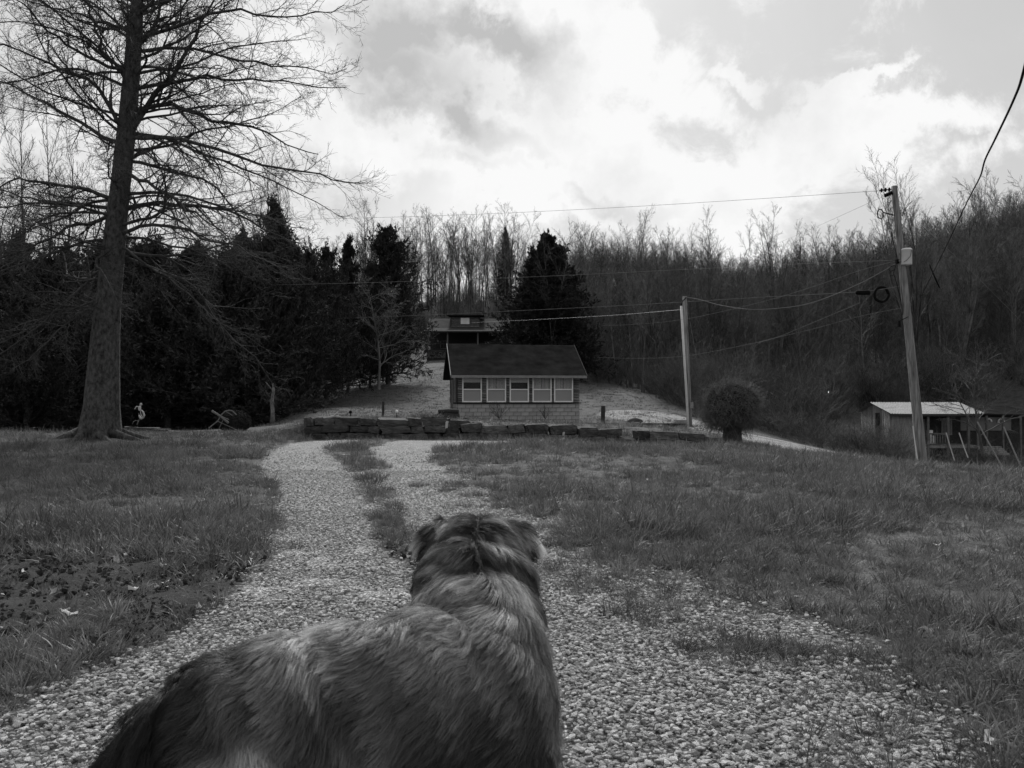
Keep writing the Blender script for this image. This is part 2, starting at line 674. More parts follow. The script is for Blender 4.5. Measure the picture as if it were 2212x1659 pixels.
def build_ground():
    xs = spacing([(-900, -60, 60, 8), (-60, -14, 4, 0.4), (-14, -5, 0.3, 0.1), (-5, 6, 0.075, 0.075), (6, 16, 0.1, 0.35),
                  (16, 70, 0.4, 4), (70, 900, 8, 60)])
    ys = spacing([(-300, -4, 40, 0.8), (-4, 1.5, 0.6, 0.2), (1.5, 9, 0.06, 0.06), (9, 16, 0.07, 0.14), (16, 26, 0.14, 0.16),
                  (26, 60, 0.22, 0.9), (60, 260, 1.2, 5), (260, 1200, 8, 70)])
    X, Y = np.meshgrid(xs, ys)
    Z = gz(X, Y)
    rd = roadness(X, Y)
    dt = dirt(X, Y)
    # lumps of soil, tyre hollows
    near = 1 - sstep(14, 20, Y)
    Z = Z + dt * (fbm(X, Y, 0.22, 41) - 0.5) * 0.09 + (1 - rd) * near * (fbm(X, Y, 0.3, 42) - 0.5) * 0.05
    Z = Z - rd * near * 0.02 + rd * (fbm(X, Y, 0.5, 43) - 0.5) * 0.02
    c = flat(212, 950)
    rr = np.hypot(X - at(212, 950, 22).x, Y - 22)
    Z = Z + 0.14 * np.exp(-(rr / 1.1) ** 2)                     # root mound of the big tree
    nx, ny = len(xs), len(ys)
    V = np.stack([X, Y, Z], -1).reshape(-1, 3)
    idx = np.arange(nx * ny).reshape(ny, nx)
    Q = np.stack([idx[:-1, :-1], idx[:-1, 1:], idx[1:, 1:], idx[1:, :-1]], -1).reshape(-1, 4)
    rf = rd.ravel()[Q].mean(1)
    yf = V[Q][:, :, 1].mean(1)
    hill = (sstep(33, 40, Y) * (1 - sstep(-11.5, -13.5, X)) * 1.0).ravel()
    wood = np.clip(sstep(44, 60, Y) * (sstep(8, 12, X - (60 - Y) * 0.02) + sstep(100, 112, Y)) + sstep(29, 33, Y) * (1 - sstep(-14.5, -11.5, X)) + sstep(31, 36, Y) * sstep(13.5, 17, X), 0, 1).ravel()

    def part(name, sel):
        q = Q[sel]
        u, inv = np.unique(q, return_inverse=True)
        me = mesh_np(name, V[u], inv.reshape(q.shape), M_GROUND, True)
        for an, arr in (('gravel', rd.ravel()), ('dirt', dt.ravel()), ('hill', hill), ('wood', wood)):
            a = me.attributes.new(an, 'FLOAT', 'POINT')
            a.data.foreach_set('value', arr[u].astype(np.float32))
        return tag(obj(name, me), kind='structure')
    isroad = rf > 0.45
    part('ground', ~isroad)
    part('driveway', isroad & (yf < 25))
    part('side_track', isroad & (yf >= 25))


build_ground()


# ------------------------------------------------------------------ scattering stuff by geometry nodes
def scatter(name, P, rot, scl, pick, protos, mtl=None):
    me = bpy.data.meshes.new(name)
    me.vertices.add(len(P))
    me.vertices.foreach_set('co', np.asarray(P, dtype=np.float32).ravel())
    a = me.attributes.new('rot', 'FLOAT_VECTOR', 'POINT')
    a.data.foreach_set('vector', np.asarray(rot, dtype=np.float32).ravel())
    a = me.attributes.new('scl', 'FLOAT_VECTOR', 'POINT')
    a.data.foreach_set('vector', np.asarray(scl, dtype=np.float32).ravel())
    a = me.attributes.new('pick', 'INT', 'POINT')
    a.data.foreach_set('value', np.asarray(pick, dtype=np.int32))
    if mtl:
        me.materials.append(mtl)
    o = obj(name, me)
    ng = bpy.data.node_groups.new(name + '_nodes', 'GeometryNodeTree')
    ng.interface.new_socket('Geometry', in_out='INPUT', socket_type='NodeSocketGeometry')
    ng.interface.new_socket('Geometry', in_out='OUTPUT', socket_type='NodeSocketGeometry')
    gi = ng.nodes.new('NodeGroupInput')
    go = ng.nodes.new('NodeGroupOutput')
    ip = ng.nodes.new('GeometryNodeInstanceOnPoints')
    gti = ng.nodes.new('GeometryNodeGeometryToInstance')
    for pr in protos:
        oi = ng.nodes.new('GeometryNodeObjectInfo')
        oi.inputs['Object'].default_value = pr
        ng.links.new(oi.outputs['Geometry'], gti.inputs[0])
    ng.links.new(gi.outputs[0], ip.inputs['Points'])
    ng.links.new(gti.outputs[0], ip.inputs['Instance'])
    ip.inputs['Pick Instance'].default_value = True

    def named(n_, t):
        q = ng.nodes.new('GeometryNodeInputNamedAttribute')
        q.data_type = t
        q.inputs['Name'].default_value = n_
        return q.outputs['Attribute']
    ng.links.new(named('pick', 'INT'), ip.inputs['Instance Index'])
    ng.links.new(named('rot', 'FLOAT_VECTOR'), ip.inputs['Rotation'])
    ng.links.new(named('scl', 'FLOAT_VECTOR'), ip.inputs['Scale'])
    ng.links.new(ip.outputs[0], go.inputs[0])
    md = o.modifiers.new('scatter', 'NODES')
    md.node_group = ng
    return o


def proto(name, me):
    return bpy.data.objects.new(name, me)      # never linked to the scene


# ------------------------------------------------------------------ branching growth (vectorised)
def norm(v):
    return v / np.maximum(np.linalg.norm(v, axis=-1, keepdims=True), 1e-9)


def grow(rs, o, d, L, n, wig=0.15, up=0.0, curve=None):
    """K polylines of n segments"""
    K = len(o)
    P = np.empty((K, n + 1, 3))
    P[:, 0] = o
    d = norm(np.asarray(d, dtype=float))
    bend = norm(rs.normal(size=(K, 3))) * wig * 0.6
    for i in range(n):
        d = norm(d + rs.normal(size=(K, 3)) * wig + bend + np.array([0, 0, 1.0]) * (up if np.isscalar(up) else np.asarray(up)[:, None]))
        bend = bend * 0.8 + norm(rs.normal(size=(K, 3))) * wig * 0.3
        P[:, i + 1] = P[:, i] + d * (L / n)[:, None]
    return P


def spawn(rs, P, R, k, t0, t1, ang, ratio, n, wig, up, rr=0.6, tend=0.45, taper=0.25, flat_=0.0, rmin=0.002):
    """k children on every parent polyline; returns polylines and radii"""
    K, m = P.shape[0], P.shape[1] - 1
    tt = np.sort(t0 + (t1 - t0) * (np.arange(k)[None] + rs.rand(K, k)) / k, 1)
    s = tt * m
    i = np.minimum(s.astype(int), m - 1)
    f = (s - i)[..., None]
    kk = np.arange(K)[:, None]
    a, b = P[kk, i], P[kk, i + 1]
    o = a * (1 - f) + b * f
    r = R[kk, i] * (1 - f[..., 0]) + R[kk, i + 1] * f[..., 0]
    d = norm(b - a)
    side = np.cross(d, norm(rs.normal(size=d.shape)))
    if flat_:
        side[..., 2] *= (1 - flat_)
    side = norm(side)
    A = ang * (0.75 + 0.5 * rs.rand(K, k))[..., None]
    cd = norm(d * np.cos(A) + side * np.sin(A))
    plen = np.linalg.norm(P[:, 1:] - P[:, :-1], axis=-1).sum(1)[:, None]
    Lc = plen * ratio * (1 - tend * tt) * (0.6 + 0.7 * rs.rand(K, k))
    o = o.reshape(-1, 3)
    cd = cd.reshape(-1, 3)
    C = grow(rs, o, cd, Lc.ravel(), n, wig, up)
    r0 = np.maximum(r.ravel() * rr, rmin)
    RR = r0[:, None] * (1 - (1 - taper) * np.linspace(0, 1, n + 1)[None])
    RR = np.maximum(RR, rmin * 0.6)
    return C, RR


def tubes(P, R, sides):
    K, m1 = P.shape[0], P.shape[1]
    T = np.empty_like(P)
    T[:, 1:-1] = P[:, 2:] - P[:, :-2]
    T[:, 0] = P[:, 1] - P[:, 0]
    T[:, -1] = P[:, -1] - P[:, -2]
    T = norm(T)
    ref = np.where(np.abs(T[..., 2:3]) > 0.9, np.array([1.0, 0, 0]), np.array([0, 0, 1.0]))
    A = norm(np.cross(T, ref))
    B = np.cross(T, A)
    th = 2 * PI * np.arange(sides) / sides
    V = P[:, :, None] + (A[:, :, None] * np.cos(th)[:, None] + B[:, :, None] * np.sin(th)[:, None]) * R[:, :, None, None]
    base = (np.arange(K) * m1 * sides)[:, None, None]
    i = (np.arange(m1 - 1) * sides)[None, :, None]
    k = np.arange(sides)[None, None]
    k2 = (k + 1) % sides
    Q = np.stack([base + i + k, base + i + k2, base + i + sides + k2, base + i + sides + k], -1).reshape(-1, 4)
    return V.reshape(-1, 3), Q


def join(parts):
    vs, fs, b = [], [], 0
    for v, f in parts:
        vs.append(v)
        fs.append(f + b)
        b += len(v)
    return np.concatenate(vs), np.concatenate(fs)


# ------------------------------------------------------------------ materials
M_BARK = mat('oak_bark', 0.008, 0.12, 12, 0.95, 0.035, 26, stretch=(1, 1, 0.55), detail=10)
M_TWIG = mat('twig_bark', 0.02, 0.09, 3, 0.9)
M_TWIGF = mat('wood_grey_bark', 0.025, 0.15, 1.2, 0.9, rnd=1.3)
M_CEDAR = mat('cedar_foliage', 0.014, 0.05, 1.2, 0.9, rnd=0.6)
M_CTRUNK = mat('cedar_bark', 0.04, 0.10, 4, 0.95)
M_BLADE = mat('grass_blade', 0.055, 0.20, 1.6, 0.55, rnd=1.3, trans=0.3, spec=0.4)
M_BLADE_DRY = mat('dry_grass_blade', 0.12, 0.30, 3, 0.8, rnd=0.6, trans=0.3)
M_STONE = mat('gravel_stone', 0.44, 0.70, 1.5, 0.9, 0.02, 9, rnd=1.0, spec=0.2)
M_WALLSTONE = mat('wall_stone', 0.03, 0.12, 2.5, 0.95, 0.05, 7, rnd=0.9)
M_PALESTONE = mat('pale_stone', 0.3, 0.5, 12, 0.9)
M_SHINGLE = mat('roof_shingle', 0.012, 0.034, 1.3, 1.0, 0.01, 45, spec=0.0)
M_BLOCK = mat('concrete_block', 0.24, 0.38, 3, 0.95, 0.004, 60, rnd=0.3)
M_MORTAR = mat('mortar', 0.04, 0.07, 10, 0.95)
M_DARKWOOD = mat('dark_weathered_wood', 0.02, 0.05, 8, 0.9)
M_SIDING = mat('rough_siding', 0.03, 0.26, 7, 0.95, 0.01, 40, rnd=0.9)
M_WHITE = mat('white_paint', 0.68, 0.82, 5, 0.6)
M_GREYTRIM = mat('grey_trim', 0.16, 0.24, 5, 0.7)
M_CURTAIN = mat('curtain_cloth', 0.6, 0.8, 3, 0.9, stretch=(9, 9, 0.4))
M_POLE = mat('weathered_pole_wood', 0.03, 0.34, 7, 0.95, 0.02, 18, stretch=(2.2, 2.2, 0.14), detail=12)
M_METAL = mat('galvanised_sheet', 0.10, 0.34, 2.5, 0.7, spec=0.12, stretch=(1, 4, 1))
M_PAINTGREY = mat('transformer_grey_paint', 0.62, 0.72, 4, 0.4, spec=0.5)
M_BLACK = mat('black_plastic', 0.004, 0.01, 5, 0.9, spec=0.1)
M_WIRE = mat('wire_aluminium', 0.17, 0.26, 5, 0.5)
M_IRON = mat('rusty_iron', 0.10, 0.22, 20, 0.8)
M_PIPE = mat('plastic_conduit', 0.5, 0.6, 3, 0.5)
M_PLANK = mat('old_planks', 0.16, 0.42, 3, 0.9, rnd=0.7, stretch=(6, 6, 0.6))
M_DARKPOST = mat('dark_post_wood', 0.06, 0.16, 5, 0.9)
M_LEAF = mat('dry_oak_leaf', 0.28, 0.5, 8, 0.8, rnd=0.5)
M_SOIL = mat('soil_clod', 0.02, 0.05, 10, 1.0)


def glass_mat(name, base, rough=0.06, alpha=1.0):
    m = bpy.data.materials.new(name)
    m.use_nodes = True
    b = m.node_tree.nodes['Principled BSDF']
    b.inputs['Base Color'].default_value = (base, base, base, 1)
    b.inputs['Roughness'].default_value = rough
    b.inputs['Specular IOR Level'].default_value = 0.6
    b.inputs['Alpha'].default_value = alpha
    return m


M_GLASS = glass_mat('window_glass', 0.03, 0.08, 0.12)
M_SCREEN = glass_mat('insect_screen', 0.42, 0.8, 0.5)


# ------------------------------------------------------------------ the big pin oak
def big_oak():
    D = 22.0
    S = D / F
    rs = np.random.RandomState(5)
    base = at(212, 955, D)
    root = thing('oak_tree', 'large bare oak with a thick mottled trunk and drooping lower limbs on the left lawn', 'tree', base)
    root.location.z = g1(base.x, D) + 0.0
    B = np.array([base.x, base.y, root.location.z])
    TR = [(212, 975, 64), (213, 950, 50), (216, 925, 41), (219, 880, 36), (224, 800, 32), (229, 720, 28.5), (236, 640, 25), (243, 560, 23.5), (251, 480, 22),
          (260, 400, 20), (268, 330, 19.5), (277, 250, 18.5), (284, 170, 17.5), (290, 90, 16), (296, 10, 13), (300, -70, 10.5), (305, -150, 7.5),
          (306, -240, 5), (308, -340, 2)]
    tp = np.array([np.array(at(a, b, D)) - B for a, b, _ in TR])
    tr = np.array([c * S * 1.0 for _, _, c in TR])
    # flared, fluted base
    V, Q = tubes(tp[None], tr[None], 20)
    ang = np.arctan2(V[:, 1] - np.interp(V[:, 2], tp[:, 2], tp[:, 1]), V[:, 0] - np.interp(V[:, 2], tp[:, 2], tp[:, 0]))
    fl = 1 + 0.13 * np.sin(ang * 5 + 1) * np.exp(-np.clip(V[:, 2], 0, 9) / 0.5) + 0.03 * np.sin(ang * 3 + V[:, 2])
    cx = np.interp(V[:, 2], tp[:, 2], tp[:, 0])
    cy = np.interp(V[:, 2], tp[:, 2], tp[:, 1])
    V[:, 0] = cx + (V[:, 0] - cx) * fl
    V[:, 1] = cy + (V[:, 1] - cy) * fl
    obj('trunk', mesh_np('trunk', V, Q, M_BARK, True), root)
    k = 0.3733
    LIMBS = [  # traced limbs: points in crop units, start radius in px, depth at the tip
        ([(650, 850), (400, 670), (180, 540), (0, 470), (-200, 430)], 7, 2.5),
        ([(690, 740), (640, 620), (560, 480), (400, 410), (200, 330), (0, 250), (-200, 180)], 7, -2),
        ([(700, 480), (580, 270), (540, 120), (480, 0), (400, -150)], 7, 1),
        ([(730, 410), (620, 380), (450, 300), (250, 130), (100, 0), (-50, -80)], 6, -2.5),
        ([(755, 170), (600, 140), (400, 60), (250, 20), (50, -60)], 5, 2),
        ([(640, 1150), (480, 1090), (250, 1050), (100, 1040), (-50, 1090), (-200, 1150)], 6.5, -2),
        ([(620, 1200), (350, 1170), (100, 1135), (0, 1110), (-200, 1100)], 6, 3),
        ([(820, 750), (890, 560), (1000, 440), (1100, 270), (1180, 100), (1240, 0), (1300, -150)], 9.5, -1.5),
        ([(830, 290), (870, 180), (910, 90), (950, 0), (1020, -150)], 9, 1),
        ([(815, 510), (1000, 480), (1200, 450), (1600, 460), (1800, 510), (2000, 510)], 6, -2),
        ([(790, 640), (900, 605), (1080, 620), (1200, 690), (1500, 745), (1700, 850), (1850, 900)], 8, 1.5),
        ([(780, 780), (1000, 790), (1300, 890), (1500, 940), (1790, 990), (2000, 1060), (2130, 1065)], 7, -1),
        ([(760, 970), (870, 1060), (1000, 1160), (1180, 1260), (1350, 1400)], 6, -3),
        ([(750, 1200), (900, 1175), (1100, 1185), (1350, 1230), (1600, 1370), (1750, 1420)], 8, 2),
        ([(740, 1340), (900, 1290), (1100, 1340), (1400, 1440), (1650, 1560)], 6, -2),
        ([(840, 290), (1000, 280), (1150, 285), (1300, 340), (1600, 390), (1900, 410), (2020, 400)], 6, 2.2),
        ([(850, 210), (1050, 150), (1180, 100), (1400, 65), (1600, 95), (1800, 90), (2000, 40)], 6, -2.5),
        ([(770, 930), (900, 850), (1080, 780), (1150, 690)], 7, 2.5),
        ([(640, 1240), (450, 1300), (250, 1400), (50, 1480), (-100, 1500)], 6, -2.5),
        ([(790, 100), (900, -20), (1000, -120)], 7, -1), ([(770, 130), (700, 0), (620, -150)], 6, 2),
    ]
    Pl, Rl = [], []
    for pts, r0, dz in LIMBS:
        n = 14
        pts = np.array([(q[0] * k, q[1] * k) for q in pts])
        ys_, xs_ = [q[1] for q in TR][::-1], [q[0] for q in TR][::-1]
        y_s = pts[0, 1] + (22 if abs(pts[1, 0] - pts[0, 0]) < 40 else 4)
        pts[0] = (np.interp(y_s, ys_, xs_), y_s)
        seg = np.r_[0, np.cumsum(np.hypot(*np.diff(pts, axis=0).T))]
        t = np.linspace(0, 1, n + 1)
        px = np.interp(t * seg[-1], seg, pts[:, 0])
        py = np.interp(t * seg[-1], seg, pts[:, 1])
        jit = rs.normal(size=(n + 1, 2)) * 4.0 * t[:, None] ** 0.3
        jit[0] = 0
        yy = D + dz * t ** 1.1
        P = np.array([np.array(at(a + j[0], b + j[1], y_)) - B for a, b, j, y_ in zip(px, py, jit, yy)])
        R = (r0 * S) * (1 - 0.86 * t ** 0.8) * 0.8
        V, Q = tubes(P[None], R[None], 8)
        obj('limb', mesh_np('limb', V, Q, M_BARK, True), root)
        Pl.append(P)
        Rl.append(R)
    Pl, Rl = np.array(Pl), np.array(Rl)
    # further limbs all round the trunk
    m = 78
    zz = np.sort(2.9 + 12.6 * rs.rand(m) ** 0.9)
    az = rs.rand(m) * 2 * PI
    el = np.interp(zz, [2.9, 5, 8, 11, 15.5], [-0.28, -0.12, 0.12, 0.4, 0.95]) + rs.normal(size=m) * 0.1
    Ln = np.interp(zz, [2.9, 5, 8, 12, 15.5], [5.0, 6.2, 6.3, 4.8, 2.2]) * (0.7 + 0.4 * rs.rand(m))
    # limbs pointing away from the viewer's left/right plane kept somewhat shorter towards the camera
    o = np.stack([np.interp(zz, tp[:, 2], tp[:, 0]), np.interp(zz, tp[:, 2], tp[:, 1]), zz], -1)
    Ln = Ln * (1 - 0.35 * np.clip(-np.sin(az), 0, 1))
    d = np.stack([np.cos(az) * np.cos(el), np.sin(az) * np.cos(el), np.sin(el)], -1)
    up = np.interp(zz, [2.9, 5, 9, 15], [-0.022, -0.016, 0.0, 0.03])
    P2 = grow(rs, o, d, Ln, 14, 0.125, up)
    R2 = (0.014 + 0.0062 * Ln)[:, None] * (1 - 0.86 * np.linspace(0, 1, 15)[None] ** 0.8)
    parts = [tubes(P2, R2, 6)]
    PA = np.concatenate([Pl, P2])
    RA = np.concatenate([Rl, R2])
    C1, S1 = spawn(rs, PA, RA, 17, 0.10, 0.97, 0.72, 0.32, 7, 0.13, 0.0, 0.5, 0.55, 0.3, 0.25, 0.006)
    C2, S2 = spawn(rs, C1, S1, 8, 0.15, 0.98, 0.75, 0.42, 3, 0.17, 0.0, 0.6, 0.4, 0.5, 0, 0.0042)
    C3, S3 = spawn(rs, C2, S2, 4, 0.2, 1.0, 0.75, 0.6, 2, 0.22, 0.02, 0.7, 0.3, 0.6, 0, 0.0034)
    Cb, Sb = spawn(rs, PA, RA, 16, 0.2, 1.0, 0.8, 0.10, 4, 0.2, 0.0, 0.4, 0.3, 0.5, 0, 0.0045)
    parts += [tubes(C1, S1, 4), tubes(C2, S2, 3), tubes(C3, S3, 3), tubes(Cb, Sb, 3)]
    V, Q = join(parts)
    tag(obj('crown', mesh_np('crown', V, Q, M_TWIG, False), root), kind='stuff')
    # roots and leaves at the foot
    r = MB()
    for i in range(9):
        a = i * 0.7 + 0.3
        r.tube([(math.cos(a) * 0.45, math.sin(a) * 0.45, 0.25), (math.cos(a + .1) * 0.85, math.sin(a + .1) * 0.85, 0.13),
                (math.cos(a + .2) * 1.25, math.sin(a + .2) * 1.25, 0.02), (math.cos(a + .25) * 1.6, math.sin(a + .25) * 1.6, -0.12)],
               [0.16, 0.1, 0.06, 0.03], 6)
    r.build('root', M_BARK, root, smooth=True)
    return root


big_oak()


# ------------------------------------------------------------------ forest trees
def bare_tree(seed, H=16.0, spread=0.28, limbs=22, lo=0.35, r0=0.16, k2=9, k3=6, ang=0.6, lean=0.03, up=0.05, forks=0, rm=0.011):
    rs = np.random.RandomState(seed)
    P = grow(rs, np.zeros((1, 3)), np.array([[rs.normal() * lean, rs.normal() * lean, 1]]), np.array([H]), 16, 0.035, 0.03)
    R = (r0 * (1 - 0.9 * np.linspace(0, 1, 17) ** 0.9))[None]
    R[0, 0] *= 1.35
    if forks:
        fP, fR = spawn(rs, P, R, forks, 0.2, 0.5, 0.35, 0.8, 16, 0.04, 0.06, 0.75, 0.5, 0.1)
        P0, R0 = np.concatenate([P, fP]), np.concatenate([R, fR])
    else:
        P0, R0 = P, R
    C1, S1 = spawn(rs, P0, R0, limbs, lo, 0.98, ang, spread, 8, 0.10, up, 0.5, 0.55, 0.25, 0, 0.018)
    C2, S2 = spawn(rs, C1, S1, k2, 0.2, 1.0, 0.6, 0.42, 4, 0.14, up * 1.2, 0.6, 0.4, 0.4, 0, rm)
    C3, S3 = spawn(rs, C2, S2, k3, 0.2, 1.0, 0.6, 0.55, 2, 0.18, up, 0.7, 0.3, 0.5, 0, rm * 0.8)
    trunk = tubes(P0, R0, 7)
    crown = join([tubes(C1, S1, 4), tubes(C2, S2, 3), tubes(C3, S3, 3)])
    return (mesh_np('trunk', *trunk, M_TWIGF, True), mesh_np('crown', *crown, M_TWIGF),
            mesh_np('bare_tree', *join([trunk, crown]), M_TWIGF))


def cedar_tree(seed, H=10.0, W=3.2, n=12000, power=0.85, base=0.06, leaf=0.16, nl=300, spike=0.06, vary=0.22, fat=0.17):
    """dark evergreen: many short sprays set along drooping limbs"""
    rs = np.random.RandomState(seed)
    t = base + (1 - base) * (1 - rs.rand(nl) ** 0.75)
    t = np.where(rs.rand(nl) < 0.3, base + (1 - base) * rs.rand(nl), t)
    az = rs.rand(nl) * 2 * PI
    prof = (1 - t) ** power + 0.012
    lob = 1 + 0.20 * np.sin(az * 3 + t * 7 + seed) + vary * rs.normal(size=nl)
    L = W * prof * np.clip(lob, 0.35, 1.7)
    sp = rs.rand(nl) < spike
    L = np.where(sp, L * 1.15 + 0.35, L)
    o = np.stack([np.zeros(nl), np.zeros(nl), t * H * 0.96], -1)
    el = 0.10 + 0.8 * t + 0.14 * rs.normal(size=nl) + np.where(sp, 0.35, 0)
    d = np.stack([np.cos(az) * np.cos(el), np.sin(az) * np.cos(el), np.sin(el)], -1)
    P = grow(rs, o, d, L, 6, 0.08, np.where(sp, 0.16, 0.05))
    R = np.maximum(L[:, None] * 0.012 * (1 - 0.8 * np.linspace(0, 1, 7)[None]), 0.006)
    C, S = spawn(rs, P, R, 10, 0.15, 1.0, 0.7, 0.35, 3, 0.15, 0.04, 0.5, 0.4, 0.4, 0, 0.005)
    # sprays: thin leaf-like triangles pairs along secondary branches
    K = len(C)
    per = max(1, n // K)
    tt = rs.rand(K, per) ** 0.7
    s = tt * 3
    i = np.minimum(s.astype(int), 2)
    f = (s - i)[..., None]
    kk = np.arange(K)[:, None]
    q = C[kk, i] * (1 - f) + C[kk, i + 1] * f + rs.normal(size=(K, per, 3)) * 0.035
    dd = norm(norm(C[kk, i + 1] - C[kk, i]) + rs.normal(size=(K, per, 3)) * 0.55 + np.array([0, 0, 0.25]))
    q = q.reshape(-1, 3)
    dd = dd.reshape(-1, 3)
    Lf = leaf * (0.5 + 1.0 * rs.rand(len(q)))[:, None]
    sd = norm(np.cross(dd, rs.normal(size=dd.shape))) * Lf * fat
    V = np.stack([q - sd * 0.3, q + dd * Lf * 0.55 - sd, q + dd * Lf, q + dd * Lf * 0.5 + sd], 1).reshape(-1, 3)
    Q = np.arange(len(V)).reshape(-1, 4)
    tp = np.linspace(0, 1, 10)
    TP = np.stack([0.05 * np.sin(tp * 6), 0.05 * np.cos(tp * 5), tp * H * 0.97], -1)[None]
    TRr = (0.035 * H * 0.5 * (1 - 0.92 * tp) + 0.01)[None]
    tm = mesh_np('trunk', *tubes(TP, TRr, 8), M_CTRUNK, True)
    bp, bq = join([tubes(P, R, 3), tubes(C, S, 3)])
    cm = mesh_np('crown', np.concatenate([V, bp]), [np.concatenate([Q, bq + len(V)])], M_CEDAR)
    return tm, cm


BT = [bare_tree(1, 17, 0.27, 24, 0.35, 0.15, 8, 6, 0.6), bare_tree(2, 16, 0.32, 22, 0.3, 0.14, 8, 6, 0.68),
      bare_tree(3, 18, 0.25, 24, 0.42, 0.16, 8, 6, 0.55), bare_tree(4, 14, 0.36, 20, 0.22, 0.12, 8, 6, 0.72, 0.06),
      bare_tree(5, 15, 0.30, 13, 0.3, 0.13, 7, 6, 0.62, 0.05, forks=1), bare_tree(6, 12, 0.4, 19, 0.15, 0.10, 8, 6, 0.75, 0.08),
      bare_tree(7, 17, 0.28, 12, 0.38, 0.14, 7, 6, 0.58, 0.03, forks=1)]
CT_ = [cedar_tree(21, 10, 3.7, 52000, 0.72), cedar_tree(22, 9, 3.3, 48000, 0.8), cedar_tree(23, 11, 4.1, 54000, 0.85),
       cedar_tree(24, 8, 3.4, 44000, 0.65)]


def place_tree(name, meshes, x, y, s, label, group=None, rz=None, cat='tree', sz=None, two=True, sink=0.15, z=None):
    """a tree as an empty with trunk and crown, or one mesh when far off"""
    rz = random.random() * 6.28 if rz is None else rz
    zz = (g1(x, y) if z is None else z) - sink
    scale = (s, s, s * (sz or 1))
    if two:
        r = thing(name, label, cat, (x, y, zz), (0, 0, rz), group)
        r.scale = scale
        obj('trunk', meshes[0], r)
        obj('crown', meshes[1], r)
    else:
        r = tag(obj(name, meshes[2], None, (x, y, zz), (0, 0, rz), scale), label, cat, group)
    return r


def inp(P, m=0):
    """picture position of a world point"""
    d = P[1] * CP + (P[2] - CAMH) * SP
    return 1106 + F * P[0] / d, 829.5 - F * (-P[1] * SP + (P[2] - CAMH) * CP) / d


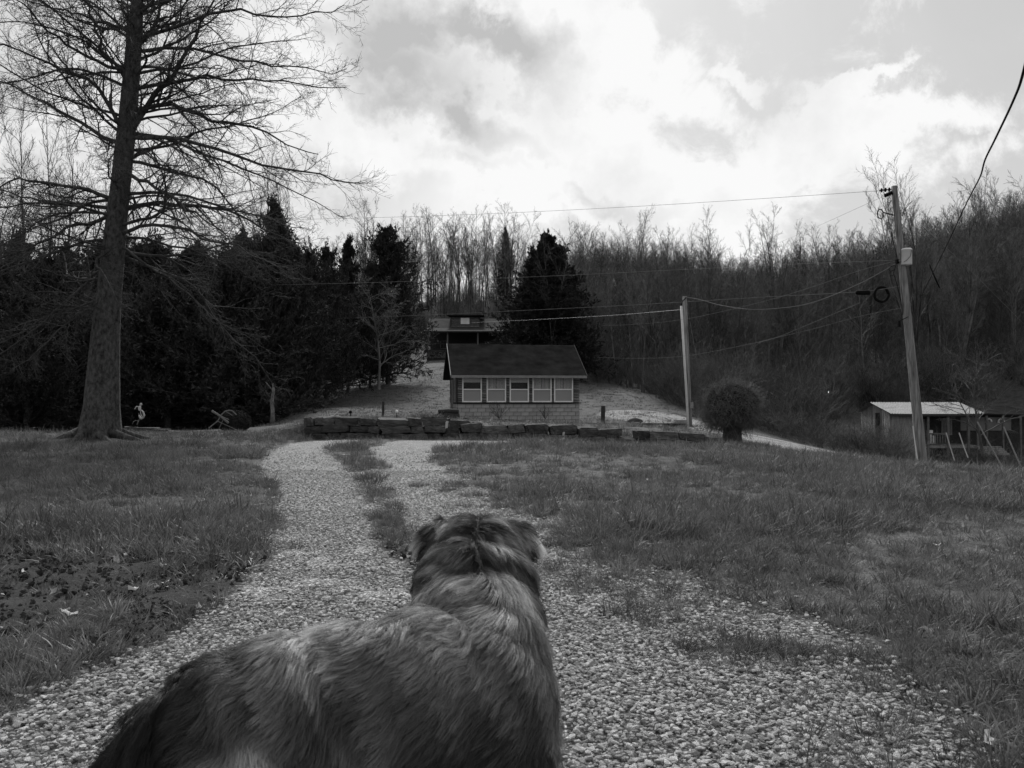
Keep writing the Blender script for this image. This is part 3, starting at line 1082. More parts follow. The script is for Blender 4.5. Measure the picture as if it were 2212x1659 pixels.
def forest():
    rs = np.random.RandomState(77)
    cand = []

    def region(n, fx, key):
        for _ in range(n):
            q = fx(rs)
            if q is not None:
                cand.append((q[0], q[1], key))

    # (px range, depth range) of each stand
    def stand(n, p0, p1, y0, y1, key, pw=1.0):
        for i in range(n):
            y = y0 + (y1 - y0) * rs.rand() ** pw
            px = p0 + (p1 - p0) * (i + rs.rand()) / n
            cand.append(((px - 1106) / F * y, y, key))
    stand(56, 760, 1120, 122, 165, 'ridge')
    stand(48, 1120, 1500, 95, 165, 'shoulder')
    stand(44, 1290, 1700, 62, 125, 'lower')
    stand(34, 1450, 1980, 130, 195, 'gap')
    stand(54, 1620, 2330, 56, 130, 'slope')
    stand(18, 1960, 2400, 90, 150, 'high')
    stand(22, -150, 760, 60, 110, 'left')
    INFO = {
        'ridge': ('tall thin bare tree on the ridge behind the log cabin', 'bare trees on the ridge behind the log cabin'),
        'shoulder': ('bare grey tree on the wooded shoulder above the big dark cedar', 'bare trees right of the big dark cedar'),
        'lower': ('bare tree low on the wooded slope between the small house and the thin service pole', 'bare trees low behind the small house'),
        'gap': ('small distant bare tree along the low skyline between the two utility poles', 'distant bare trees on the low skyline'),
        'slope': ('bare branching tree on the dark hillside behind the leaning utility pole', 'bare trees on the dark right hillside'),
        'high': ('bare tree high on the hillside at the right edge of the picture', 'bare trees high on the right hillside'),
        'left': ('thin bare tree showing between the dark cedars behind the oak', 'bare trees among the left cedars'),
    }
    nm = {}
    for x, y, key in cand:
        if key in ('lower', 'slope') and (x < 9.5 + (y - 45) * 0.0 and y < 75):
            x = 10 + rs.rand() * 3
        if key == 'slope' and y < 62 and 17 < x < 34:
            y += 8
        i = rs.randint(7)
        s = {'ridge': 0.92, 'shoulder': 0.78, 'lower': 0.62, 'gap': 0.62, 'slope': 0.6, 'high': 0.66, 'left': 0.8}[key] * (0.8 + 0.35 * rs.rand())
        r = rs.rand() * 6.28
        lab, grp = INFO[key]
        two = y < 100
        place_tree('bare_tree', BT[i], x, y, s, lab, grp, r, two=two)
    # everything farther or beyond the individual ones: one wooded mass
    n = 3400
    yy = 68 + 115 * rs.rand(n) ** 0.75
    pp = 1130 + 1450 * rs.rand(n)
    xx = (pp - 1106) / F * yy
    n2 = 420
    y2 = 135 + 60 * rs.rand(n2)
    p2 = -900 + 2000 * rs.rand(n2)
    xx = np.r_[xx, (p2 - 1106) / F * y2]
    yy = np.r_[yy, y2]
    zz = gz(xx, yy) - 0.2
    sc_ = 0.4 + 0.3 * rs.rand(len(xx))
    sc_[:n] *= np.where(yy[:n] > 110, 0.8, 1.0)
    sc_[n:] += 0.12
    prot = [proto('wood_tree', b[2]) for b in BT]
    tag(scatter('wooded_hillside', np.c_[xx, yy, zz], np.c_[rs.normal(size=(len(xx), 2)) * 0.05, rs.rand(len(xx)) * 6.28],
                np.c_[sc_, sc_, sc_ * (0.9 + 0.3 * rs.rand(len(xx)))], rs.randint(0, 7, len(xx)), prot), kind='stuff')
    # brush under the trees
    bm_ = []
    for sd in range(4):
        r2 = np.random.RandomState(300 + sd)
        K = 34
        a = r2.rand(K) * 6.28
        e = 0.6 + 0.8 * r2.rand(K)
        dd = np.stack([np.cos(a) * np.cos(e), np.sin(a) * np.cos(e), np.sin(e)], -1)
        P = grow(r2, r2.normal(size=(K, 3)) * np.array([0.25, 0.25, 0]), dd, 1.2 + 1.6 * r2.rand(K), 7, 0.13, 0.0)
        R = np.maximum(0.014 * (1 - 0.8 * np.linspace(0, 1, 8)[None]) * np.ones((K, 1)), 0.004)
        C, S = spawn(r2, P, R, 7, 0.2, 1, 0.6, 0.4, 4, 0.16, 0.02, 0.6, 0.4, 0.4, 0, 0.005)
        C3, S3 = spawn(r2, C, S, 4, 0.2, 1, 0.6, 0.5, 2, 0.16, 0.02, 0.6, 0.4, 0.4, 0, 0.004)
        bm_.append(mesh_np('brush', *join([tubes(P, R, 4), tubes(C, S, 3), tubes(C3, S3, 3)]), M_TWIGF))
    n = 850
    yy = 46 + 95 * rs.rand(n) ** 1.3
    pp = 1290 + 1000 * rs.rand(n)
    xx = (pp - 1106) / F * yy
    ok = ~((xx < 10.5) & (yy < 70)) & ~((yy < 58) & (xx > 18))
    xx, yy = xx[ok], yy[ok]
    yb = 112 + 50 * rs.rand(170)
    xx = np.r_[xx, (700 + 500 * rs.rand(170) - 1106) / F * yb]
    yy = np.r_[yy, yb]
    s = 0.6 + 0.9 * rs.rand(len(xx))
    tag(scatter('underbrush', np.c_[xx, yy, gz(xx, yy) - 0.1], np.c_[np.zeros((len(xx), 2)), rs.rand(len(xx)) * 6.28],
                np.c_[s, s, s * 1.2], rs.randint(0, 4, len(xx)), [proto('brush', b) for b in bm_]), kind='stuff')
    return bm_


BRUSH = forest()


def specials():
    def pl(name, meshes, px, py, Y, Hpx, H0, label, group=None, two=True, wide=1.0, rz=None, cat='tree'):
        """tree whose foot is at px,py and whose height covers Hpx"""
        p = at(px, py, Y)
        top = p.z + Hpx / F * Y
        p.z = min(g1(p.x, p.y), p.z + 0.5)
        s = (top - p.z) / H0
        r = thing(name, label, cat, (p.x, p.y, p.z - 0.1), (0, 0, rz if rz is not None else random.random() * 6.28), group)
        r.scale = (s * wide, s * wide, s)
        obj('trunk', meshes[0], r)
        obj('crown', meshes[1], r)
        return r
    # evergreens
    pl('cedar_tree', cedar_tree(41, 12, 4.7, 150000, 0.72, 0.0, 0.2, 520, 0.02, 0.12, 0.2), 1182, 800, 72, 300, 12,
       'broad dark conical cedar standing just right behind the small house', wide=0.95)
    pl('cedar_tree', CT_[0], 800, 800, 60, 240, 10, 'dark cedar left of the log cabin, lower crown beside the ragged-topped one', wide=0.6)
    pl('cedar_tree', cedar_tree(42, 11, 3.9, 80000, 0.62, 0.02, 0.17), 838, 790, 62, 310, 11,
       'tall dark ragged-topped cedar just left of the log cabin', wide=0.85)
    pl('cedar_tree', CT_[1], 752, 815, 57, 305, 9, 'narrow dark cedar with a pointed tip, second left of the log cabin', wide=0.62)
    pl('pine_tree', CT_[1], 1092, 640, 140, 150, 9, 'small dark evergreen among the bare trees above the cabin roof', wide=0.5)
    rs = np.random.RandomState(9)
    X = [(-60, 930, 40, 400), (10, 925, 42, 375), (60, 925, 38, 350), (110, 925, 44, 380), (160, 925, 46, 360), (215, 925, 48, 400), (268, 920, 44, 380), (315, 918, 46, 410), (360, 918, 42, 370),
         (405, 915, 44, 395), (450, 913, 46, 370), (500, 910, 42, 380), (545, 905, 48, 410), (590, 902, 44, 475), (635, 893, 46, 390), (668, 880, 49, 350), (705, 862, 53, 350),
         (40, 900, 56, 410), (140, 900, 58, 390), (240, 900, 57, 400), (330, 895, 58, 390), (425, 890, 60, 380), (520, 880, 60, 400), (610, 870, 62, 380)]
    ORD = ['first', 'second', 'third', 'fourth', 'fifth', 'sixth', 'seventh', 'eighth', 'ninth', 'tenth', 'eleventh', 'twelfth', 'thirteenth', 'fourteenth',
           'fifteenth', 'sixteenth', 'seventeenth']
    for i, (px, py, Y, h) in enumerate(X):
        pl('cedar_tree', CT_[i % 4], px, py, Y, h * (0.97 if px != 590 else 1.0), (10, 9, 11, 8)[i % 4],
           '%s dark cedar from the left edge in the front row behind the big oak' % ORD[i] if Y < 54 else '%s dark cedar from the left in the second rank behind the big oak' % ORD[i - 17],
           'cedars behind the big oak' if Y < 54 else 'second rank of cedars behind the big oak', wide=(1.1 if px < 560 else 0.72))
    # small bare tree on the hill lawn
    t = bare_tree(61, 7, 0.5, 30, 0.2, 0.11, 9, 8, 1.0, 0.02, 0.0, rm=0.011)
    for q_ in t:
        q_.materials[0] = mat('pale_bark', 0.07, 0.2, 1.2, 0.9)
    p = at(818, 838, 54)
    r = thing('small_tree', 'small spreading bare tree on the grassy slope left of the small house', 'tree', (p.x, p.y, p.z - 0.1))
    r.scale = (1.0,) * 3
    obj('trunk', t[0], r)
    obj('crown', t[1], r)
    # tall bare tree behind the utility pole
    t = bare_tree(62, 17, 0.42, 14, 0.3, 0.2, 9, 7, 0.45, 0.0, 0.09, forks=4, rm=0.010)
    p = at(1975, 860, 62)
    pl('bare_tree', t, 1975, 870, 62, 420, 17, 'tallest bare tree, with a fan of upright limbs, directly behind the leaning utility pole', rz=1.0)
    t = bare_tree(63, 14, 0.4, 12, 0.3, 0.16, 9, 7, 0.6, 0.04, 0.05, forks=3, rm=0.010)
    pl('bare_tree', t, 2075, 860, 66, 400, 14, 'broad crooked bare tree right of the leaning utility pole', rz=2.0)
    pl('bare_tree', bare_tree(66, 14, 0.4, 12, 0.3, 0.16, 9, 7, 0.6, 0.04, 0.05, forks=3, rm=0.010), 2150, 850, 80, 430, 14,
       'wide-crowned bare tree near the upper right corner of the wood', rz=0.3)
    # skyline trees between the poles
    for px, py, Y, h in ((1535, 700, 120, 235), (1665, 720, 125, 245), (1715, 720, 125, 225)):
        pl('bare_tree', BT[0] if px != 1665 else BT[6], px, py, Y, h, 17,
           {1535: 'bare tree rising above the skyline just right of the thin service pole',
            1665: 'taller of the two neighbouring bare trees on the low skyline between the poles',
            1715: 'shorter right-hand one of the two neighbouring bare trees on the low skyline'}[px])
    # tall bare trees at the far left edge
    for px, Y, h, lb in ((45, 52, 690, 'bare tree with upright branches behind the cedars at the far left edge'),
                         (130, 60, 600, 'slimmer bare tree left of the oak trunk, behind the cedars'),
                         (575, 58, 540, 'thin-branched bare tree above the cedars, halfway between oak and cabin')):
        t = bare_tree(70 + px, 16, 0.34, 16, 0.35, 0.15, 8, 6, 0.45, 0.02, 0.09, forks=2, rm=0.008)
        pl('bare_tree', t, px, 905, Y, h, 16, lb)
    # pale dead stub near the cedars
    mb = MB()
    p = at(588, 921, 38)
    mb.tube([(0, 0, -0.1), (0.03, 0, 0.6), (-0.02, 0, 1.2), (0.06, 0, 1.7), (0.02, 0, 2.05)], [0.13, 0.1, 0.085, 0.075, 0.03], 9)
    mb.tube([(0.05, 0, 1.65), (-0.2, 0, 1.95), (-0.32, 0, 2.1)], [0.04, 0.03, 0.015], 6)
    r = thing('dead_tree', 'pale peeling dead trunk with a broken top at the edge of the dark cedars', 'tree', (p.x, p.y, p.z))
    mb.build('trunk', mat('peeling_bark', 0.03, 0.26, 7, 0.9), r, smooth=True)


specials()


# ------------------------------------------------------------------ lollipop shrub
def ball_shrub():
    rs = np.random.RandomState(33)
    Y = 28.0
    p = at(1582, 962, Y)
    S = Y / F
    r = thing('clipped_shrub', 'round vine-tangled shrub like a ball on a thick short trunk, beside the gravel track', 'shrub', (p.x, p.y, p.z))
    cz = (962 - 879) * S
    Rr = 60 * S
    mb = MB()
    for i in range(16):
        a = i * 2 * PI / 16
        mb.tube([(math.cos(a) * 0.26, math.sin(a) * 0.2, -0.1), (math.cos(a + .3) * 0.23, math.sin(a + .3) * 0.2, 0.3),
                 (math.cos(a + .8) * 0.26, math.sin(a + .8) * 0.26, 0.65), (math.cos(a + .9) * 0.5, math.sin(a + .9) * 0.5, 1.0)],
                [0.1, 0.1, 0.08, 0.03], 6)
    mb.tube([(0, 0, -0.1), (0, 0, 1.2)], [0.26, 0.2], 8)
    mb.build('trunk', M_CTRUNK, r, smooth=True)
    K = 5200
    d = norm(rs.normal(size=(K, 3)))
    rad = 0.62 + 0.36 * rs.rand(K) ** 0.5
    o = d * rad[:, None] * Rr * np.array([1, 1, 0.98]) + np.array([0, 0, cz])
    o[:, 2] = np.where(o[:, 2] < cz - Rr * 0.66, cz - Rr * (0.5 + 0.2 * rs.rand(K)), o[:, 2])
    lump = 1 + 0.13 * np.sin(d[:, 0] * 5 + d[:, 2] * 3 + 1) + 0.07 * np.sin(d[:, 1] * 9 + d[:, 0] * 6)
    o[:, :2] *= lump[:, None]
    tang = norm(np.cross(d, rs.normal(size=(K, 3))))
    P = grow(rs, o, d * 0.55 + tang * 0.9, 0.16 + 0.2 * rs.rand(K) + 0.5 * (rs.rand(K) < 0.09), 5, 0.28, -0.10)
    R = np.maximum(0.006 * (1 - 0.6 * np.linspace(0, 1, 6)[None]) * np.ones((K, 1)), 0.003)
    C, Sx = spawn(rs, P[:3500], R[:3500], 3, 0.3, 1, 0.8, 0.4, 2, 0.2, 0, 0.8, 0.3, 0.6, 0, 0.003)
    V, Q = join([tubes(P, R, 3), tubes(C, Sx, 3)])
    tag(obj('crown', mesh_np('crown', V, Q, mat('vine_twigs', 0.06, 0.2, 4, 0.9)), r), kind='stuff')
    # fine leaves in the heart
    n = 9000
    d = norm(rs.normal(size=(n, 3)))
    q = d * (rs.rand(n, 1) ** 0.45) * Rr * 0.92 * np.array([1, 1, 0.8]) + np.array([0, 0, cz + 0.1])
    a = norm(rs.normal(size=(n, 3))) * 0.05
    b = norm(np.cross(a, rs.normal(size=(n, 3)))) * 0.02
    V = np.stack([q - a, q - b, q + a, q + b], 1).reshape(-1, 3)
    tag(obj('foliage', mesh_np('foliage', V, np.arange(4 * n).reshape(-1, 4), mat('dark_leaf', 0.02, 0.05, 4, 0.9)), r), kind='stuff')


ball_shrub()


# ------------------------------------------------------------------ stone wall
def stone_mesh(seed):
    rs = np.random.RandomState(seed)
    bm = bmesh.new()
    bmesh.ops.create_cube(bm, size=1.0)
    bmesh.ops.bevel(bm, geom=bm.edges[:], offset=0.09, segments=1, affect='EDGES')
    for v in bm.verts:
        v.co += Vector(rs.normal(size=3)) * 0.055
    me = bpy.data.meshes.new('stone')
    bm.to_mesh(me)
    bm.free()
    me.materials.append(M_WALLSTONE)
    return me


STONES = [stone_mesh(i) for i in range(8)]


def stone_wall():
    rs = np.random.RandomState(3)
    Y0 = 24.5
    c = at(1100, 951, 24.6)
    root = thing('stone_wall', 'long low dry-laid wall of dark rough stones curving across the end of the gravel drive', 'wall', (c.x, c.y, c.z))
    tx = np.array([at(a, 0, 24.6).x for a, _ in TOPP])
    tz = np.array([at(a, b, 24.6).z for a, b in TOPP])
    x0, x1 = WALLP[0].x, WALLP[-1].x
    for k in range(4):
        x = x0 + rs.rand() * 0.1
        while x < x1:
            Lx = 0.32 + 0.62 * rs.rand() ** 1.2
            xc = x + Lx / 2
            wy = float(np.interp(xc, WX, WYY))
            zb = g1(xc, wy - 0.2) - 0.05
            zt = float(np.interp(xc, tx, tz)) + (0.05 if xc > 0 else 0)
            nco = max(2, int(round((zt - zb) / 0.215)))
            h = (zt - zb) / nco
            if k < nco and not (k == nco - 1 and rs.rand() < 0.02):
                hh = h * (0.93 + 0.16 * rs.rand()) + (0.05 * rs.rand() if k == nco - 1 else 0)
                o = obj('stone', STONES[rs.randint(8)], root)
                o.location = Vector((xc, wy + 0.12 + 0.05 * rs.normal() + 0.04 * k, zb + h * k + hh / 2)) - Vector(root.location)
                o.scale = (Lx * 0.965, 0.38 + 0.2 * rs.rand(), hh * 0.96)
                o.rotation_euler = (rs.normal() * 0.04, rs.normal() * 0.05, rs.normal() * 0.09)
            x += Lx
    # leaning slab and small pale wedge stones in the wall
    for px, py, w_, h_, ry in ((965, 918, 0.07, 0.2, 0.1), (1217, 941, 0.06, 0.2, 0.15), (1153, 949, 0.24, 0.07, 0.0)):
        p = at(px, py, 24.45)
        o = obj('stone', None, root)
        me = STONES[1].copy()
        me.materials.clear()
        me.materials.append(M_PALESTONE)
        o2 = obj('pale_stone', me, root)
        bpy.data.objects.remove(o)
        o2.location = p - Vector(root.location)
        o2.scale = (w_, 0.15, h_)
        o2.rotation_euler = (0, ry, 0)
        o2['label'] = 'pale stone wedged in the dark wall'
    for px, py, Y, sx, sz, ang in ((1470, 948, 24.2, 0.4, 0.05, -0.15), (1418, 939, 24.3, 0.36, 0.05, -0.2)):
        p = at(px, py, Y)
        o = obj('pale_stone', me, root, p - Vector(root.location), (0, ang, 0), (sx, 0.3, sz))
        o['label'] = 'thin pale slab lying on top of the wall'
    # loose pale slabs at the right-hand end of the wall
    for i, (px, py, Y, sx, ang) in enumerate(((1556, 957, 24.0, 0.26, 0.5), (1570, 966, 23.8, 0.3, 0.45), (1592, 972, 23.7, 0.42, 0.35))):
        p = at(px, py, Y)
        o = obj('loose_slab', me, None, (p.x, p.y, g1(p.x, p.y) + 0.05), (0, ang * 0.5, 0.2), (sx, 0.3, 0.07))
        tag(o, ['short pale slab lying at the end of the stone wall, leftmost of three',
                'pale slab between two others at the end of the stone wall',
                'longest pale slab on the grass beside the round shrub trunk'][i], 'stone', 'loose slabs at the end of the wall')


stone_wall()


# ------------------------------------------------------------------ the small house
def small_house():
    th = math.radians(8.5)
    p = at(988, 914, 40)
    root = thing('small_house', 'small dark-roofed house with five white windows in a row above a concrete block base', 'house',
                 (p.x, p.y, p.z - 0.05), (0, 0, th))
    W, D, HB, HW = 6.22, 5.0, 1.02, 2.40
    # wall core (dark), slightly behind the cladding
    mb = MB()
    mb.box((W / 2, D / 2, (HB + HW) / 2 + 0.0), (W - 0.06, D - 0.06, HW - HB - 0.002))
    core = mb.build('wall', M_DARKWOOD, root)
    mb = MB()
    mb.box((W / 2, D / 2, HB / 2 - 0.2), (W - 0.02, D - 0.02, HB + 0.38))
    mb.build('foundation', M_MORTAR, root)
    bl = MB()
    bl.box((0, 0, 0), (0.382, 0.05, 0.180))
    bme = bl.mesh('concrete_block', M_BLOCK)
    bh = MB()
    bh.box((0, 0, 0), (0.19, 0.05, 0.19))
    bhm = bh.mesh('concrete_block', M_BLOCK)
    for r in range(6):
        z = -0.1 + 0.2 * r
        n = int(W / 0.4)
        off = 0.0 if r % 2 else 0.2
        if off:
            obj('concrete_block', bhm, root, (0.11, 0, z))
        for i in range(n + 1):
            x = 0.21 + off + i * 0.4
            if x + 0.19 > W:
                break
            obj('concrete_block', bme, root, (x, 0 + random.uniform(-.002, .002), z))
        rest = W - (x - 0.2 if x + 0.19 > W else x + 0.2)
        if rest > 0.08:
            q = MB()
            q.box((0, 0, 0), (rest - 0.02, 0.05, 0.19))
            q.build('concrete_block', M_BLOCK, root, (W - rest / 2 + 0.01, 0, z))
    # left side blocks
    for r in range(6):
        z = -0.1 + 0.2 * r
        for i in range(12):
            obj('concrete_block', bme, root, (0.0, 0.24 + i * 0.4 + (0.0 if r % 2 else 0.15), z), (0, 0, PI / 2))
    # sill ledge
    mb = MB()
    mb.box((W / 2, -0.04, HB + 0.03), (W + 0.1, 0.14, 0.05))
    mb.build('sill_board', M_DARKWOOD, root)
    # windows
    wx = [(994 + 1044) / 2, (1053.5 + 1103.5) / 2]
    S = 40.0 / F
    xs = [(q - 988) * S for q in (1019.5, 1072.5, 1123, 1173.5, 1221.5)]
    ww, wh = 0.98, 1.30
    z0 = HB + 0.07
    fr = MB()
    t = 0.06
    fr.box((-ww / 2 + t / 2, 0, wh / 2), (t, 0.07, wh))
    fr.box((ww / 2 - t / 2, 0, wh / 2), (t, 0.07, wh))
    fr.box((0, 0, t / 2), (ww - 2 * t - 0.002, 0.07, t))
    fr.box((0, 0, wh - t / 2), (ww - 2 * t - 0.002, 0.07, t))
    fr.box((0, -0.005, wh * 0.49), (ww - 2 * t - 0.002, 0.07, 0.055))
    frm = fr.mesh('window_frame', M_WHITE)
    lo = MB()
    lo.box((0, 0.012, wh * 0.255), (ww - 2 * t, 0.008, wh * 0.42))
    upm = MB()
    upm.box((0, 0.02, wh * 0.73), (ww - 2 * t, 0.008, wh * 0.42))
    lom = lo.mesh('pane', M_SCREEN)
    upme = upm.mesh('pane', M_GLASS)
    cu = MB()
    npl = 22
    cw = (ww - 2 * t) / 2 - 0.01
    for sgn in (-1, 1):
        vs, fs = [], []
        for i in range(npl + 1):
            x = sgn * 0.006 + sgn * cw * i / npl
            y = 0.07 + 0.012 * math.sin(i * 1.9)
            vs += [(x, y, wh * 0.50), (x, y, wh * 0.95)]
        for i in range(npl):
            fs.append((2 * i, 2 * i + 2, 2 * i + 3, 2 * i + 1))
        cu.add(vs, fs)
    cum = cu.mesh('curtain', M_CURTAIN)
    blind = MB()
    blind.box((0, 0.07, wh * 0.86), (ww - 2 * t, 0.01, wh * 0.2))
    blm = blind.mesh('valance', M_CURTAIN)
    lowc = MB()
    lowc.box((0, 0.09, wh * 0.26), (ww - 2 * t, 0.01, wh * 0.42))
    lcm = lowc.mesh('backing_board', mat('room_shade', 0.5, 0.75, 1.5, 0.9))
    for i, x in enumerate(xs):
        f = obj('window', frm, root, (x, -0.045, z0))
        obj('pane', lom, f)
        obj('pane', upme, f)
        if i in (1, 3, 4):
            obj('curtain', cum, f)
            f['label'] = 'window with curtains drawn in its upper half'
        else:
            obj('valance', blm, f)
            f['label'] = 'window with only a short valance at the top'
        obj('backing_board', lcm, f)
    # rough siding pieces between the windows
    edges = [0.0] + sum([[x - ww / 2, x + ww / 2] for x in xs], []) + [W]
    n = 0
    for a, b in zip(edges[::2], edges[1::2]):
        z = z0 - 0.01
        while z < HW - 0.05:
            h = random.uniform(0.09, 0.15)
            q = MB()
            cut = random.uniform(0.4, 0.6)
            q.box((0, random.uniform(-.012, .012), h / 2), (b - a - 0.015, 0.05, h - 0.035))
            q.build('siding_piece', M_SIDING, root, (a + (b - a) / 2, -0.025, z))
            z += h
    for i in range(12):
        z = z0 + i * 0.125
        q = MB()
        q.box((0, 0, 0), (0.03, D - 0.1, 0.115))
        q.build('siding_piece', M_DARKWOOD, root, (-0.01, D / 2, z), (0, 0.06, 0))
    # side windows / door on the left wall
    for yy, hh, zz in ((1.1, 1.25, z0), (2.9, 1.9, 0.35)):
        f = MB()
        f.box((0, 0, hh / 2), (0.06, 0.8, hh))
        fo = f.build('side_window' if hh < 1.5 else 'side_door', M_GREYTRIM, root, (-0.05, yy, zz))
        g = MB()
        g.box((-0.035, 0, hh / 2), (0.01, 0.66, hh - 0.14))
        g.build('pane', M_GLASS, fo)
    # roof
    EV = 0.45
    Hr = 4.13
    run = D / 2 + EV
    ez = HW - 0.02
    def slope(sign):
        vs, fs = [], []
        nC = 26
        xl, xr = -0.35, W + 0.28
        y0 = -EV if sign > 0 else D + EV
        for i in range(nC):
            for q, dz in ((i, 0.012), (i + 1, 0.0)):
                tt = q / nC
                y = y0 + sign * run * tt
                z = ez + (Hr - ez) * tt + dz + 0.02
                b0 = len(vs)
                vs += [(xl, y, z), (xr, y, z)]
            b = len(vs) - 4
            fs.append((b, b + 1, b + 3, b + 2))
            if i:
                fs.append((b - 2, b - 1, b + 1, b))
        # underside
        b = len(vs)
        vs += [(xl, y0, ez - 0.08), (xr, y0, ez - 0.08), (xl, D / 2, Hr - 0.08), (xr, D / 2, Hr - 0.08)]
        fs += [(b, b + 2, b + 3, b + 1), (0, b, b + 1, 1), (0, b - 2, b + 2, b), (1, b + 1, b + 3, b - 1)]
        m = MB()
        m.add(vs, fs)
        return m
    slope(1).build('roof', M_SHINGLE, root)
    slope(-1).build('roof', M_SHINGLE, root)
    # fascia along the front eave, rake boards
    q = MB()
    q.box((W / 2 - 0.03, -EV - 0.015, ez - 0.02), (W + 0.62, 0.025, 0.13))
    q.build('fascia', M_GREYTRIM, root)
    a = math.atan2(Hr - ez, run)
    Lr = math.hypot(Hr - ez, run)
    for x in (-0.365, W + 0.295):
        for sgn in (1, -1):
            q = MB()
            q.box((0, 0, 0), (0.025, Lr, 0.13))
            cy = (-EV + D / 2) / 2 if sgn > 0 else (D + EV + D / 2) / 2
            q.build('rake_board', M_GREYTRIM if sgn > 0 and x < 0 else M_DARKWOOD, root, (x, cy, (ez + Hr) / 2 - 0.01), (a * sgn, 0, 0))
    # gables
    g = MB()
    for x in (-0.01, W + 0.01):
        g.poly([(x, 0, HW), (x, D, HW), (x, D / 2, Hr - 0.1)], [(0, 1, 2)])
    g.build('gable', M_DARKWOOD, root)


small_house()


def log_cabin():
    Y = 100.0
    S = Y / F
    p = at(925, 779, Y)
    root = thing('log_cabin', 'dark log cabin with a dormer and front porch, on the hilltop behind the small house', 'house',
                 (p.x, p.y, p.z - 0.3))
    Z = lambda py: (779 - py) * S + 0.3
    X = lambda px: (px - 925) * S
    W = X(1098)
    wall = MB()
    wall.box((W / 2, 5.4, (Z(759) + Z(712)) / 2), (W, 6, Z(712) - Z(759)))
    wall.build('wall', M_DARKWOOD, root)
    d = MB()
    d.box((W / 2, 3, Z(759) - 0.1), (W + 0.1, 11.2, 0.2))
    d.build('deck', M_DARKWOOD, root)
    sk = MB()
    sk.box((W / 2, 2.6, Z(768) - 0.5), (W - 0.1, 9.6, Z(758) - Z(778) + 1.0))
    sk.build('foundation', M_DARKWOOD, root)
    lat = MB()
    for i in range(60):
        x = 0.05 + i * 0.2
        lat.box((x, -2.45, Z(768.5)), (0.03, 0.03, (Z(762) - Z(776)) * 1.25), Matrix.Rotation(0.7, 3, 'Y'))
        lat.box((x, -2.41, Z(768.5)), (0.03, 0.03, (Z(762) - Z(776)) * 1.25), Matrix.Rotation(-0.7, 3, 'Y'))
    lat.build('lattice_skirt', M_GREYTRIM, root)
    for px in (928, 970, 1034, 1095):
        q = MB()
        q.box((0, 0, (Z(718) - Z(759)) / 2), (0.17, 0.17, Z(718) - Z(759)))
        q.build('porch_post', mat('post_wood', 0.09, 0.14, 6, 0.9) if px == 928 else bpy.data.materials['post_wood'], root, (X(px), -2.3, Z(759)))
    rail = MB()
    rail.box((W / 2, -2.32, Z(745)), (W, 0.05, 0.08))
    rail.build('porch_rail', M_DARKWOOD, root)
    # main roof with a lower-pitched porch roof
    r = MB()
    y0, y1, y2, y3 = -2.9, 0.9, 4.6, 9.2
    z0, z1, z2 = Z(719), Z(707), Z(680)
    xl, xr = X(919), W + 0.4
    r.poly([(xl, y0, z0), (xr, y0, z0), (xr, y1, z1), (xl, y1, z1), (xr, y2, z2 + .0), (xl, y2, z2), (xr, y3, z0), (xl, y3, z0),
            (xl, y0, z0 - .15), (xr, y0, z0 - .15)],
           [(0, 1, 2, 3), (3, 2, 4, 5), (5, 4, 6, 7), (8, 9, 1, 0)])
    r.build('roof', mat('cabin_roof', 0.035, 0.06, 1, 1.0, spec=0.05), root)
    g = MB()
    for x in (0.0, W):
        g.poly([(x, 2.4, Z(712)), (x, 8.4, Z(712)), (x, 4.6, z2 - 0.1)], [(0, 1, 2)])
    g.build('gable', M_DARKWOOD, root)
    dm = MB()
    dm.box(((X(973) + X(1035)) / 2, 3.0, (Z(707.5) + Z(681)) / 2), (X(1035) - X(973), 3.6, Z(681) - Z(707.5)))
    dmo = dm.build('dormer', M_DARKWOOD, root)
    for i in range(8):
        q = MB()
        q.tube([(X(973.5), 1.2, Z(706 - i * 3.1)), (X(1034.5), 1.2, Z(706 - i * 3.1))], 0.07, 6)
        q.build('log', M_SIDING, dmo)
    q = MB()
    q.poly([(X(964), 0.5, Z(680.5)), (X(1045), 0.5, Z(680.5)), (X(1043), 4.8, Z(677)), (X(966), 4.8, Z(677)),
            (X(964), 0.5, Z(679)), (X(1045), 0.5, Z(679)), (X(1043), 4.8, Z(675.4)), (X(966), 4.8, Z(675.4))],
           [(0, 3, 2, 1), (4, 5, 6, 7), (0, 1, 5, 4), (1, 2, 6, 5), (0, 4, 7, 3)])
    q.build('dormer_roof', M_SHINGLE, root)
    w_ = MB()
    w_.box(((X(994) + X(1013)) / 2, 1.1, (Z(684.5) + Z(698)) / 2), (X(1013) - X(994), 0.06, Z(684.5) - Z(698)))
    wo = w_.build('dormer_window', M_WHITE, root)
    c = MB()
    c.poly([(X(998.5), 1.06, Z(697)), (X(1009.5), 1.06, Z(697)), (X(1007.5), 1.06, Z(690)), (X(1003.5), 1.06, Z(688)), (X(1000), 1.06, Z(690))], [(0, 1, 2, 3, 4)])
    c.build('lamp_shade', M_CURTAIN, wo)
    for px in (955,):
        q = MB()
        q.box((0, 0, 0), (0.75, 0.06, 0.95))
        wo = q.build('window', M_DARKWOOD, root, (X(px), 2.38, Z(742)))
        q = MB()
        q.box((0, -0.04, 0), (0.02, 0.02, 0.95))
        q.box((0, -0.04, 0.48), (0.8, 0.03, 0.04))
        q.box((0, -0.04, -0.48), (0.8, 0.03, 0.04))
        q.box((-.39, -0.04, 0), (0.04, 0.03, .9))
        q.box((.39, -0.04, 0), (0.04, 0.03, .9))
        q.build('window_frame', M_GREYTRIM, wo)


log_cabin()


